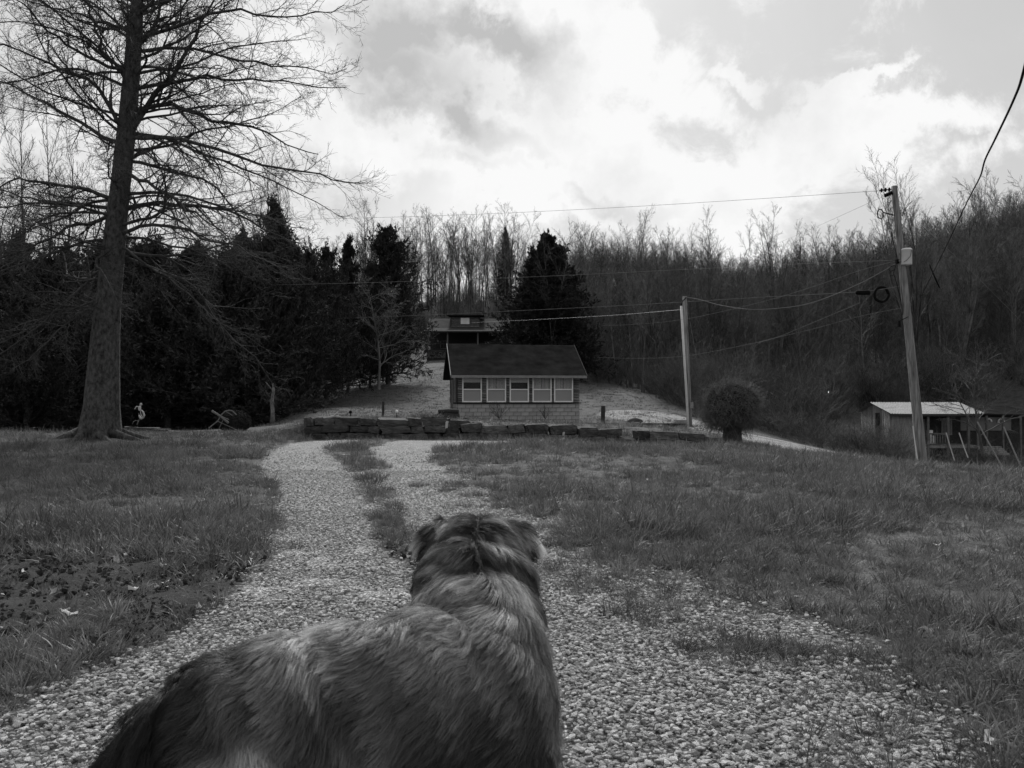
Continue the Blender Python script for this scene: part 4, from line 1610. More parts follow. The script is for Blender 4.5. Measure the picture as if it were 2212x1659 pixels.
# ------------------------------------------------------------------ outbuilding in the hollow
def outbuilding():
    Y = 44.0
    S = Y / F
    p = at(1922, 990, Y)
    gzb = p.z
    root = thing('outbuilding', 'weathered plank shed with pale metal roof and open porch, in the hollow behind the pole', 'shed', (p.x, p.y, gzb - 0.3))
    X = lambda px: (px - 1922) * S
    Z = lambda py: (990 - py) * S + 0.3
    W = X(2112)
    ez, rz_ = Z(893), (at(1881, 869, 46.7).z - gzb) + 0.05
    ax = Vector((0.62, 4.32, 0))
    rid = Vector((0.17, 2.7, 0))
    # planks of the gable wall
    n = 16
    for i in range(n):
        t0, t1 = i / n, (i + 1) / n
        a, b = ax * 1.25 * t0, ax * 1.25 * (t1 - 0.012)
        def top(t):
            u = t * 1.25
            return ez + (rz_ + 0.25 - ez) * (u / 0.62) if u < 0.62 else (rz_ + .25) - (rz_ + .25 - ez) * (u - 0.62) / 0.63
        m = MB()
        o_ = Vector((0.02, 0.03, 0)) * 1
        za, zb = top(t0) - 0.06, top(t1) - 0.06
        m.poly([a, b, b + Vector((0, 0, zb)), a + Vector((0, 0, za)), a + o_, b + o_, b + o_ + Vector((0, 0, zb)), a + o_ + Vector((0, 0, za))],
               [(0, 3, 2, 1), (4, 5, 6, 7), (0, 1, 5, 4), (3, 7, 6, 2), (0, 4, 7, 3), (1, 2, 6, 5)])
        m.build('plank', M_PLANK, root)
    # front wall set back under the porch roof
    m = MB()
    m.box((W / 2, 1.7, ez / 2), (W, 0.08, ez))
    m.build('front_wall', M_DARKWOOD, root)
    m = MB()
    m.box((W * 0.16, 0.1, ez * 0.5), (W * 0.32, 0.05, ez))
    m.build('porch_side_wall', M_PLANK, root)
    # corrugated roof
    nR = 70
    m = MB()
    vs, fs = [], []
    for i in range(nR + 1):
        t = i / nR
        xx = -0.1 + (W + 0.35) * t
        c = 0.028 * math.cos(i * PI)
        vs += [(xx, -0.25, ez + c + (-0.06 * math.sin(t * PI))), (xx + rid.x * 0.999, rid.y, rz_ + 0.25 + c),
               (xx + ax.x * 1.25 + 0.05, ax.y * 1.3, ez + c)]
    for i in range(nR):
        b = 3 * i
        fs += [(b, b + 3, b + 4, b + 1), (b + 1, b + 4, b + 5, b + 2)]
    m.add(vs, fs)
    m.build('metal_roof', M_METAL, root)
    q = MB()
    q.box((W / 2, -0.24, ez - 0.09), (W + 0.2, 0.05, 0.13))
    q.build('eave_beam', M_DARKWOOD, root)
    # porch
    for px in (2003, 2046, 2090, 2110):
        q = MB()
        q.box((0, 0, (ez - 0.1) / 2), (0.11, 0.11, ez - 0.1))
        q.build('porch_post', M_DARKPOST, root, (X(px), -0.1, 0))
    q = MB()
    q.box((X(2055), 0.8, Z(965)), (X(2115) - X(1995), 1.8, 0.14))
    q.build('porch_floor', M_GREYTRIM, root)
    q = MB()
    q.box((X(2024), -0.12, Z(937)), (X(2046) - X(2003), 0.06, 0.08))
    for i in range(7):
        q.box((X(2006 + i * 5.6), -0.12, Z(947)), (0.05, 0.03, 0.5))
    q.build('porch_railing', M_DARKPOST, root)
    q = MB()
    q.box((0, 0, 0), (0.34, 0.3, 0.42))
    q.box((0, 0.16, 0.3), (0.34, 0.05, 0.4))
    c = q.build('porch_bench', M_WHITE, root, (X(2020), 0.4, Z(950)))
    wn = MB()
    wn.box((0, 0, 0), (0.6, 0.05, 0.9))
    for px in (2020, 2080):
        f = wn.build('window', M_GREYTRIM, root, (X(px), 1.63, Z(925)))
        g = MB()
        g.box((0, -0.04, 0), (0.46, 0.02, 0.76))
        g.build('pane', M_GLASS, f)
    q = MB()
    for i in range(4):
        q.box((X(2128) * 1, -0.3 - i * 0.22, Z(966 + i * 4)), (1.3, 0.26, 0.12))
    q.build('step', M_GREYTRIM, root)
    # annex on the right
    a = MB()
    a.box((X(2190), 3.0, Z(945)), (X(2280) - X(2112), 2.4, Z(895) - Z(995)))
    a.build('annex_wall', M_DARKWOOD, root)
    a = MB()
    a.box((X(2160), 1.78, Z(918)), (X(2250) - X(2115), 0.06, Z(902) - Z(932)))
    a.build('annex_front_board', mat('faded_board', 0.13, 0.2, 2, 0.9), root)
    a = MB()
    a.poly([(X(2108), 1.3, Z(893)), (X(2290), 1.3, Z(898)), (X(2290), 4.4, Z(880)), (X(2108), 4.4, Z(878)),
            (X(2108), 1.3, Z(896)), (X(2290), 1.3, Z(901))], [(0, 1, 2, 3), (4, 5, 1, 0)])
    a.build('annex_roof', M_SHINGLE, root)
    a = MB()
    a.box((X(2135), 4.6, Z(873)), (X(2168) - X(2104), 1.5, 0.08))
    a.build('upper_roof_edge', M_GREYTRIM, root)
    # two hung pale wreath-like decorations
    for px in (2176, 2204):
        q = MB()
        q.tube([(0.16 * math.cos(t * 0.5), 0, 0.16 * math.sin(t * 0.5)) for t in range(8)], 0.05, 6)
        q.build('wall_ornament', M_WHITE, root, (X(px), 1.7, Z(913)))
    for px in (2120, 2160, 2196, 2235):
        q = MB()
        q.box((0, 0, 1.3), (0.09, 0.09, 2.6))
        q.build('annex_post', M_DARKPOST, root, (X(px), 1.2, 0))


outbuilding()

# ------------------------------------------------------------------ poles and wires
PY = 28.5


def poles():
    base = at(1994, 1022, PY)
    top = at(1931.5, 402, PY)
    root = thing('utility_pole', 'tall weathered wooden utility pole leaning left, carrying a pale transformer can', 'utility pole', base)
    d = top - base

    def loc(px, py, dy=0.0):
        return at(px, py, PY + dy) - base
    m = MB()
    n = 14
    m.tube([d * (i / n) - Vector((0, 0, 0.4 if i == 0 else 0)) for i in range(n + 1)], [0.185 - 0.085 * i / n for i in range(n + 1)], 16)
    m.build('shaft', M_POLE, root, smooth=True)
    # transformer
    c = loc(1958, 555, -0.1)
    q = MB()
    S = PY / F
    h = 34 * S
    q.lathe([(0.001, -h / 2), (0.17, -h / 2), (0.185, -h / 2 + 0.02), (0.185, h / 2 - 0.05), (0.195, h / 2 - 0.045), (0.195, h / 2 - 0.02), (0.15, h / 2 + 0.02), (0.001, h / 2 + 0.03)], 20)
    tr = q.build('transformer', M_PAINTGREY, root, c, smooth=True)
    q = MB()
    q.lathe([(0.02, 0), (0.045, 0.02), (0.03, 0.06), (0.045, 0.09), (0.02, 0.13)], 10)
    q.build('bushing', M_GREYTRIM, tr, (-0.04, 0, h / 2 + 0.02), smooth=True)
    q = MB()
    q.tube([(0.1, -0.17, h / 2 - .05), (0.05, -0.2, 0), (-0.1, -0.2, -0.16), (-0.16, -0.14, -0.2)], 0.008, 5)
    q.build('lead_wire', M_BLACK, tr)
    q = MB()
    q.box((-0.2, 0.03, 0.12), (0.12, 0.08, 0.05))
    q.box((-0.2, 0.03, -0.14), (0.12, 0.08, 0.05))
    q.build('bracket', M_IRON, tr)
    # insulator strings
    for (a, b, k) in (((1925, 409), (1900, 411.5), 3), ((1928, 416), (1910, 423), 4)):
        A, Bp = loc(*a), loc(*b)
        q = MB()
        q.tube([A, Bp], 0.02, 6)
        dd = (Bp - A)
        for i in range(k):
            t = (i + 0.5) / k
            M = dd.to_track_quat('Z', 'Y').to_matrix()
            cc = A + dd * t
            b0 = len(q.v)
            q.lathe([(0.02, -0.03), (0.075, -0.015), (0.08, 0.005), (0.03, 0.03)], 10, M)
            for j in range(b0, len(q.v)):
                q.v[j] = tuple(Vector(q.v[j]) + cc)
        q.build('insulator', M_BLACK, root, smooth=True)
    # fused cut-out on its arm
    q = MB()
    q.tube([loc(1937, 466), loc(1908, 459)], 0.02, 6)
    q.tube([loc(1908, 459), loc(1904, 452), loc(1898, 453), loc(1895, 460), loc(1897, 470), loc(1904, 473), loc(1908, 468), loc(1907, 460)], 0.022, 6)
    q.tube([loc(1898, 453), loc(1897, 448)], 0.012, 5)
    q.build('fuse_cutout', M_BLACK, root)
    # service rack and looped leads
    q = MB()
    q.box(loc(1938, 565), (0.1, 0.12, 0.14))
    for i, (x0, y0) in enumerate(((1934, 562), (1933, 572), (1934, 582))):
        q.tube([loc(x0, y0), loc(x0 - 8, y0 + 3), loc(x0 - 14, y0 + 10), loc(x0 - 9, y0 + 14), loc(x0 - 2, y0 + 12)], 0.009, 5)
    q.tube([loc(1938, 565), loc(1930, 590), loc(1938, 615), loc(1948, 660), loc(1950, 680)], 0.011, 5)
    q.tube([loc(1965, 560, -.1), loc(1970, 600), loc(1968, 640), loc(1958, 680), loc(1964, 720), loc(1978, 800)], 0.009, 5)
    q.build('service_rack', M_BLACK, root)
    q = MB()
    q.tube([loc(1955, 688, -.16), loc(1962, 684, -.18), loc(1942, 694, -.05), loc(1940, 706)], 0.012, 5)
    q.box(loc(1942, 700, -.05), (0.08, 0.08, 0.2))
    q.build('lower_clamp', M_BLACK, root)
    # pale conduit on the lower pole
    q = MB()
    q.tube([loc(1972, 920, -.14), loc(1977, 960, -.15), loc(1986, 1020, -.17)], 0.018, 6)
    q.build('ground_wire_guard', M_PIPE, root)

    # thin service pole
    b2 = at(1490, 923, 40)
    t2 = at(1478.5, 640, 40)
    r2 = thing('service_pole', 'thin straight wooden service pole with a pale conduit, right of the small house', 'utility pole', b2)
    q = MB()
    q.tube([Vector((0, 0, -0.3)), (t2 - b2) * 0.5, t2 - b2], [0.15, 0.125, 0.105], 12)
    q.build('shaft', M_POLE, r2, smooth=True)
    q = MB()
    q.tube([at(1487, 923, 39.7) - b2, at(1471.5, 661, 39.7) - b2], 0.06, 8)
    q.build('conduit', M_PIPE, r2, smooth=True)
    q = MB()
    q.tube([at(1471.5, 661, 39.7) - b2, at(1475, 650, 39.7) - b2, at(1482, 643, 39.9) - b2], 0.025, 6)
    q.build('drip_loop', M_BLACK, r2)
    q = MB()
    q.box(at(1494, 875, 39.8) - b2, (0.16, 0.12, 0.3))
    q.build('meter_box', M_GREYTRIM, r2)

    # wires -----------------------------------------------------
    def wire(name, pts, r, label, m=M_WIRE):
        P = [at(*q_) for q_ in pts]
        if len(P) > 2:          # smooth Catmull-Rom
            Q = []
            for i in range(len(P) - 1):
                p0, p1, p2, p3 = P[max(i - 1, 0)], P[i], P[i + 1], P[min(i + 2, len(P) - 1)]
                for k in range(6):
                    t = k / 6
                    Q.append(0.5 * ((2 * p1) + (p2 - p0) * t + (2 * p0 - 5 * p1 + 4 * p2 - p3) * t * t + (3 * p1 - p0 - 3 * p2 + p3) * t ** 3))
            Q.append(P[-1])
            P = Q
        q = MB()
        rr = [0.034 - 0.022 * i / (len(P) - 1) for i in range(len(P))] if name == 'overhead_cable' else r * 0.6
        q.tube(P, rr, 5)
        return tag(q.build(name, m), label, 'wire')
    wire('power_line', [(1900, 412, PY), (1600, 432, 31), (1300, 450, 34), (1000, 464, 37), (730, 472, 41), (450, 478, 46), (200, 480, 52)], 0.011,
         'topmost power line running left across the sky from the leaning pole')
    wire('power_line', [(1910, 423, PY), (1880, 437, 32), (1735, 502, 60), (1600, 560, 100)], 0.011, 'power line dropping away behind the low skyline from the top of the leaning pole')
    wire('power_line', [(1934, 562, PY), (1700, 571, 30.5), (1480, 582, 32.5), (1100, 600, 36), (700, 613, 41), (300, 620, 48)], 0.012,
         'long cable crossing in front of the big dark cedar, second below the top line')
    wire('service_cable', [(1934, 564, PY), (1858, 584, 30), (1760, 618, 32), (1642, 653, 35), (1487, 688, 39), (1380, 700, 43), (1300, 703, 46)], 0.012,
         'straight service cable slanting down left behind the sagging one')
    wire('service_drop', [(1934, 570, PY), (1858, 612, 30), (1760, 652, 32.5), (1690, 665, 34.5), (1620, 668, 36), (1560, 660, 37.8), (1515, 648, 39), (1480, 641, 40)], 0.02,
         'sagging twisted cable between the leaning pole and the thin service pole')
    wire('telephone_cable', [(1944, 618, PY), (1858, 630, 29.5), (1642, 642, 32), (1479, 652, 35), (1327, 661, 38), (1100, 672, 42), (930, 680, 45), (720, 688, 50), (560, 690, 54)], 0.014,
         'cable passing just above the roof of the hilltop cabin')
    wire('telephone_cable', [(1949, 700, PY - .2), (1858, 652 + 2, 30), (1727, 709, 32), (1674, 730, 33), (1620, 743, 35), (1487, 768, 39), (1388, 774, 43), (1290, 772, 46)][1:], 0.012,
         'lower cable crossing the dark wood towards the right end of the small house')
    wire('telephone_cable', [(1949, 665, PY), (1858, 683, 30), (1754, 711, 32), (1640, 738, 34)], 0.01, 'lowest cable, fading into the dark wood left of the leaning pole')
    wire('telephone_cable', [(1020, 697, 52), (1204, 688, 48), (1340, 680, 45), (1479, 668, 40)], 0.012, 'faint cable just below the cabin dormer, behind the small house')
    wire('overhead_cable', [(2260, -60, 15), (2212, 150, 17), (2190, 215, 19), (2150, 300, 21), (2128, 345, 22), (2118, 380, 23), (2100, 415, 24.5), (2080, 455, 26),
                            (2045, 530, 29), (1990, 640, 33)], 0.028, 'thick black wavy cable coming down from the upper right corner', M_BLACK)
    wire('guy_wire', [(1938, 440, PY), (1990, 486, 29), (2094, 582, 31), (2212, 700, 33), (2400, 890, 36)], 0.009, 'thin guy wire slanting down to the right of the leaning pole')
    q = MB()
    P1, P2 = at(1994, 490, 29.05), at(2018, 512, 29.5)
    q.tube([P1, P2], 0.024, 6)
    tag(q.build('guy_guard', M_WIRE), 'short pale sleeve on the guy wire beside the top of the transformer', 'sleeve')
    q = MB()
    q.tube([at(2008, 572, 30), at(2022, 605, 30), at(2030, 622, 30)], [0.012, 0.032, 0.02], 7)
    tag(q.build('cable_splice', M_BLACK), 'dark splice sleeve hanging in the branches right of the transformer', 'sleeve')
    # splice case and cable coil
    q = MB()
    a, b = at(1849, 632, 29.6), at(1880, 632, 29.3)
    q.tube([a, a + (b - a) * 0.05, a + (b - a) * 0.1, a + (b - a) * 0.9, a + (b - a) * 0.95, b], [0.05, 0.08, 0.09, 0.09, 0.08, 0.05], 12)
    tag(q.build('splice_case', M_BLACK, smooth=True), 'black cylindrical splice case hanging on the cable left of the leaning pole', 'splice case')
    q = MB()
    c = at(1904, 636, 29)
    R = 15.5 * PY / F
    q.tube([c + Vector((R * math.cos(t * PI / 12), 0.02 * math.sin(t), R * math.sin(t * PI / 12) * 1.03)) for t in range(25)], 0.05, 8)
    q.tube([c + Vector((R * 1.06 * math.cos(t * PI / 12), 0.03, R * math.sin(t * PI / 12))) for t in range(25)], 0.02, 6)
    tag(q.build('cable_coil', M_BLACK, smooth=True), 'round coil of black cable hanging beside the leaning pole', 'cable coil')


poles()


# ------------------------------------------------------------------ yard bits
def yard():
    def G(px, py, Y):
        p = at(px, py, Y)
        return Vector((p.x, p.y, g1(p.x, p.y)))
    # timber border in front of the house
    pts = [(1000, 909, 37.2), (1105, 913, 36.8), (1145, 917, 36.7), (1270, 921, 36.5), (1330, 921, 36.4), (1484, 922, 36.3)]
    c = at(1200, 915, 36.8)
    root = thing('timber_edging', 'long dark timber edging of the raised bed in front of the small house', 'edging', c)
    for i in range(len(pts) - 1):
        a, b = at(*pts[i]), at(*pts[i + 1])
        for k in range(2):
            q = MB()
            d = b - a
            q.box((a + b) / 2 - c + Vector((0, 0.02 * k, -0.03 + 0.125 * k)), ((d.xy).length - 0.03, 0.15, 0.118), Matrix.Rotation(math.atan2(d.y, d.x), 3, 'Z') @ Matrix.Rotation(-math.atan2(d.z, d.xy.length), 3, 'Y'))
            q.build('timber', M_DARKWOOD, root)
    for px, py, Y, h, lb in ((827, 905, 36, 0.78, 'slim dark fence post on the slope behind the left part of the stone wall'),
                             (1302, 915, 36.9, 0.82, 'thick dark post right of the small house')):
        p = at(px, py, Y)
        q = MB()
        w_ = 0.1 if px < 900 else 0.17
        q.tube([(0, 0, -0.3), (0.02, 0, h - 0.03), (0.02, 0, h)], [w_ / 2 * 1.2, w_ / 2 * 1.15, w_ / 2], 8)
        tag(q.build('fence_post', M_DARKWOOD, None, (p.x, p.y, p.z)), lb, 'post')
    # garden lights
    for px, py, Y, lb in ((757, 906, 26.5, 'small dark garden light behind the stone wall, left of the slim post'),
                          (857, 905, 26.5, 'small garden light with a bright top behind the stone wall, right of the slim post')):
        p = at(px, py, Y)
        r = thing('garden_light', lb, 'garden light', (p.x, p.y, p.z - 0.1))
        q = MB()
        q.tube([(0, 0, -0.1), (0, 0, 0.3)], 0.014, 6)
        q.build('stake', M_BLACK, r)
        q = MB()
        q.lathe([(0.001, 0.3), (0.05, 0.3), (0.055, 0.36), (0.03, 0.39), (0.001, 0.395)], 10)
        q.build('lamp_head', M_WHITE if px == 857 else M_BLACK, r, smooth=True)
    # dark log heap left of the house
    p = at(966, 908, 33)
    r = thing('log_heap', 'dark heap of logs lying at the left front corner of the small house', 'log heap', (p.x, p.y, p.z))
    for (x, z, l, rr) in ((0, 0.15, 1.0, 0.15), (0.05, 0.36, 0.85, 0.1), (-0.42, 0.1, 0.4, 0.12)):
        q = MB()
        q.tube([(x - l / 2, 0, z), (x, 0.02, z + 0.02), (x + l / 2, 0, z)], [rr * 0.8, rr, rr * 0.9], 10)
        q.build('log', M_DARKWOOD, r, smooth=True)
    # driftwood / antler on the wall's left end
    p = at(716, 903, 24.8)
    q = MB()
    q.tube([(-0.25, 0, 0.0), (-0.05, 0, 0.02), (0.08, 0, 0.06), (0.16, 0, 0.14), (0.2, 0, 0.2)], [0.02, 0.035, 0.035, 0.025, 0.01], 7)
    q.tube([(0.08, 0, 0.06), (0.2, 0.02, 0.05), (0.28, 0, 0.03)], [0.025, 0.03, 0.012], 6)
    tag(q.build('driftwood', M_PALESTONE, None, p, smooth=True), 'pale forked piece of driftwood lying on the left end of the stone wall', 'driftwood')
    # pile and crate right of the house
    p = at(1372, 914, 36.6)
    r = thing('low_pile', 'low dark covered pile on short feet on the bed right of the small house', 'pile', p)
    q = MB()
    q.lathe([(0.34, 0.04), (0.36, 0.1), (0.3, 0.16), (0.15, 0.22), (0.02, 0.25)], 12, Matrix.Diagonal((1, 0.6, 1)))
    q.build('cover', M_DARKWOOD, r, smooth=True)
    for x in (-0.24, 0.24):
        q = MB()
        q.box((x, 0, 0.0), (0.06, 0.2, 0.12))
        q.build('foot', M_BLACK, r)
    p = at(1470, 919, 37)
    r = thing('slatted_crate', 'small grey slatted crate at the foot of the thin service pole', 'crate', p)
    for i in range(3):
        q = MB()
        q.box((0, 0, 0.05 + i * 0.085), (0.62 - 0.05 * i, 0.4, 0.07))
        q.build('slat', M_GREYTRIM, r)
    # metal stakes along the bed
    for i, px in enumerate((1054, 1168, 1208, 1266, 1294, 1325, 1355, 1402)):
        p = at(px, 916 + (px - 1054) * 0.012, 36.2)
        q = MB()
        q.tube([(0, 0, -0.1), (0, 0, 0.28), (0.05, 0, 0.34)], 0.012, 5)
        tag(q.build('garden_stake', M_IRON, None, p), 'thin short metal stake standing in the timber-edged bed by the small house', 'stake', 'stakes in the bed before the house')
    # bare sprigs in the bed
    for i, (px, w_) in enumerate(((1078, 1.0), (1178, 0.8))):
        p = at(px, 906, 38.5)
        rs = np.random.RandomState(90 + i)
        a = rs.rand(14) * 6.28
        dd = np.stack([np.cos(a) * 0.6, np.sin(a) * 0.2, np.ones(14)], -1)
        P = grow(rs, np.zeros((14, 3)), dd, 0.5 + 0.4 * rs.rand(14), 6, 0.1, 0)
        R = 0.007 * np.ones((14, 7))
        C, S_ = spawn(rs, P, R, 4, 0.3, 1, 0.6, 0.4, 3, 0.1, 0.02, 0.8, 0.3, 0.6, 0, 0.005)
        V, Q = join([tubes(P, R, 4), tubes(C, S_, 3)])
        tag(obj('bare_sprig', mesh_np('bare_sprig', V, Q, M_TWIG), None, p, None, (w_, w_, w_)),
            ('larger' if i == 0 else 'smaller') + ' leafless sprig in front of the concrete block base of the small house', 'plant')
    # stone blocks and figure left
    for i, (px, py, w_, h_) in enumerate(((300, 935, 0.95, 0.2), (335, 936, 0.5, 0.17), (268, 934, 0.3, 0.22), (366, 937, 0.42, 0.12))):
        p = at(px + 14, py, 28)
        o = obj('stone_block', STONES[i + 2], None, (p.x, p.y, p.z + h_ / 2 - 0.03), (0, 0.03 * i, 0.1), (w_, 0.5, h_ * 1.15))
        tag(o, ['long squared stone under the metal figure', 'squared stone right beside the one carrying the metal figure',
                'small stone nearest the oak trunk in the row under the metal figure', 'low tilted stone at the right end of the short row by the metal figure'][i], 'stone')
    p = at(300, 917, 27.9)
    S = 28 / F
    r = thing('metal_figure', 'small pale scrap-metal figure with an oval belly and curled tail standing on squared stones', 'sculpture', p)
    q = MB()
    P = lambda x, y: Vector(((x - 300) * S, 0, (917 - y) * S))
    q.tube([P(296, 917), P(299, 910), P(302, 903), P(301, 897), P(299, 893)], 0.016, 6)
    q.tube([P(296, 916), P(299, 910), P(294, 908), P(288, 911), P(286, 916)], 0.012, 6)
    q.build('leg', M_IRON, r)
    q = MB()
    q.tube([P(300, 896), P(302, 901), P(305, 904), P(309, 902), P(311, 897), P(309, 890), P(304, 885)], [0.02, 0.035, 0.045, 0.04, 0.035, 0.025, 0.015], 8)
    q.build('belly', M_PALESTONE, r, smooth=True)
    q = MB()
    q.lathe([(0.001, -0.1), (0.035, -0.07), (0.05, 0), (0.035, 0.07), (0.02, 0.09)], 10)
    q.build('torso', M_PIPE, r, P(301.5, 882), (0, 0.1, 0), smooth=True)
    q = MB()
    q.lathe([(0.001, -0.05), (0.035, -0.03), (0.045, 0.0), (0.035, 0.04), (0.001, 0.055)], 10)
    q.build('head', M_PALESTONE, r, P(304, 874), smooth=True)
    q = MB()
    q.tube([P(300, 879), P(294, 878), P(291, 884)], 0.016, 6)
    q.tube([P(303, 886), P(304, 894), P(306, 899)], 0.012, 6)
    q.build('arm', M_PIPE, r)
    # arched rusty frame with a round dark bush behind
    p = at(497, 933, 29)
    S = 29 / F
    P = lambda x, y, d=0: Vector(((x - 497) * S, d, (933 - y) * S))
    r = thing('iron_frame', 'pale bent iron cart frame with an arched hoop leaning against a round dark bush', 'frame', p + Vector((0, -0.35, 0)))
    q = MB()
    q.tube([P(459, 924), P(468, 917), P(478, 909), P(486, 895), P(494, 888), P(503, 886), (P(510, 888)), P(518, 896)], 0.022, 6)
    q.build('hoop', M_IRON, r)
    q = MB()
    q.tube([P(465, 887), P(484, 899), P(501, 913)], [0.045, 0.035, 0.045], 7)
    q.build('axle', M_IRON, r)
    for a, b, w_ in (((486, 899), (502, 906), 0.014), ((494, 888), (509, 897), 0.014), ((479, 910), (530, 933), 0.013), ((490, 905), (478, 931), 0.012)):
        q = MB()
        q.tube([P(*a), P(*b)], w_, 5)
        q.build('rod', M_IRON, r)
    rs = np.random.RandomState(4)
    n = 9000
    d = norm(rs.normal(size=(n, 3)))
    c = np.array(p) + np.array([0.05, 0.3, 0.36])
    v = d * (0.75 + 0.25 * rs.rand(n, 1)) * np.array([0.62, 0.5, 0.42])
    a = norm(rs.normal(size=(n, 3))) * 0.035
    b = norm(np.cross(a, rs.normal(size=(n, 3)))) * 0.012
    V = np.stack([v - a, v - b, v + a, v + b], 1).reshape(-1, 3)
    tag(obj('round_bush', mesh_np('round_bush', V, np.arange(4 * n).reshape(-1, 4), M_CEDAR), None, c),
        'low round almost black bush behind the iron hoop frame', 'bush')
    # leaning poles right
    for i, (a, b, w_) in enumerate((((2111, 911), (2177, 1030), 0.045), ((2168, 922), (2215, 1024), 0.045), ((2044, 935), (2062, 972), 0.035), ((2072, 935), (2091, 966), 0.035))):
        A, Bp = at(a[0], a[1], 31), at(b[0], b[1], 30)
        Bp.z = min(Bp.z, g1(Bp.x, Bp.y) - 0.05) if i < 2 else Bp.z - 0.4
        q = MB()
        q.tube([A, (A + Bp) / 2 + Vector((0, 0, -0.02)), Bp], w_ / 1.6, 7)
        tag(q.build('leaning_pole', M_GREYTRIM), ['long pale pole leaning in front of the outbuilding annex, left of the two long ones',
            'long pale pole at the right edge of the picture', 'short pale pole slanting before the porch railing',
            'short pale pole slanting before the porch steps'][i], 'pole')
    # brush in front of the outbuilding and dead forked tree
    rs = np.random.RandomState(12)
    spots = [(1690, 975, 45, 1.5), (1735, 985, 43, 1.6), (1770, 985, 40, 1.5), (1808, 992, 37, 1.5), (1850, 1000, 36, 1.7), (1885, 1002, 36, 1.9), (1920, 1004, 35, 1.7), (1952, 1005, 35, 1.6), (1830, 985, 42, 1.9),
             (1790, 960, 50, 2.3), (1868, 990, 40, 2.1), (1905, 1000, 40, 1.7), (1940, 1003, 39, 1.5), (1735, 950, 52, 2.4), (2040, 1018, 33, .75), (2085, 1020, 33, 0.9), (2120, 1020, 34, 1.0), (2155, 1020, 33, .8), (2200, 1020, 33, 1.0),
             (1690, 940, 52, 2.0), (1655, 930, 50, 1.7),
             (1965, 1020, 31, .9), (2010, 1020, 31, 1.0), (2060, 1020, 32, 1.2), (2100, 1020, 31.5, 1.3), (2140, 1020, 32, 1.1), (2180, 1020, 31, 1.0), (1930, 1005, 33, 1.3), (1900, 1000, 34, 1.5)]
    for i, (px, py, Y, s) in enumerate(spots):
        p = G(px, py, Y)
        o = obj('brush_shrub', BRUSH[i % 4], None, p, (0, 0, rs.rand() * 6), (s * (0.6 if px < 1780 else 0.42), s * (0.6 if px < 1780 else 0.42), s * (0.5 if px < 1780 else 0.4)))
        tag(o, 'tangled leafless brush in front of the outbuilding' if px > 1780 else 'tangled leafless brush along the far side of the gravel track', 'shrub',
            'brush before the outbuilding' if px > 1780 else 'brush beyond the gravel track')
    t = bare_tree(88, 5, 0.6, 14, 0.3, 0.09, 6, 5, 0.9, 0.1, 0.0, forks=2, rm=0.006)
    p = G(2128, 1015, 33)
    r = thing('small_tree', 'small dark crooked fruit tree with low bare branches in front of the outbuilding', 'tree', p)
    r.scale = (0.85,) * 3
    r.rotation_euler = (0, 0, 2.2)
    obj('trunk', t[0], r)
    obj('crown', t[1], r)
    # dry grass tufts on the terrace
    def G2(px, py, Y):
        p = at(px, py, Y)
        return p
    for i, px in enumerate((905, 925, 940)):
        p = at(px, 908, 27)
        rs = np.random.RandomState(i)
        K = 60
        a = rs.rand(K) * 6.28
        dd = np.stack([np.cos(a) * 0.5, np.sin(a) * 0.5, np.ones(K)], -1)
        P = grow(rs, rs.normal(size=(K, 3)) * np.array([0.08, 0.08, 0]), dd, 0.25 + 0.2 * rs.rand(K), 5, 0.05, -0.12)
        V, Q = tubes(P, 0.004 * np.ones((K, 6)), 3)
        tag(obj('dry_grass_tuft', mesh_np('dry_grass_tuft', V, Q, M_BLADE_DRY), None, p - Vector((0, 0, 0.05))),
            ['left', 'middle', 'right'][i] + ' one of three dry pale grass tufts behind the stone wall', 'grass tuft')


yard()


# ------------------------------------------------------------------ gravel, grass, leaves near the camera
def pebble(seed):
    rs = np.random.RandomState(seed)
    bm = bmesh.new()
    bmesh.ops.create_icosphere(bm, subdivisions=1, radius=0.5)
    pl = [norm(rs.normal(size=3)) for _ in range(9)]
    lv = 0.22 + 0.18 * rs.rand(9)
    for v in bm.verts:
        c = np.array(v.co) + rs.normal(size=3) * 0.05
        for n_, l in zip(pl, lv):
            dd = c @ n_ - l
            if dd > 0:
                c = c - n_ * dd
        v.co = c
    me = bpy.data.meshes.new('pebble')
    bm.to_mesh(me)
    bm.free()
    me.materials.append(M_STONE)
    return me


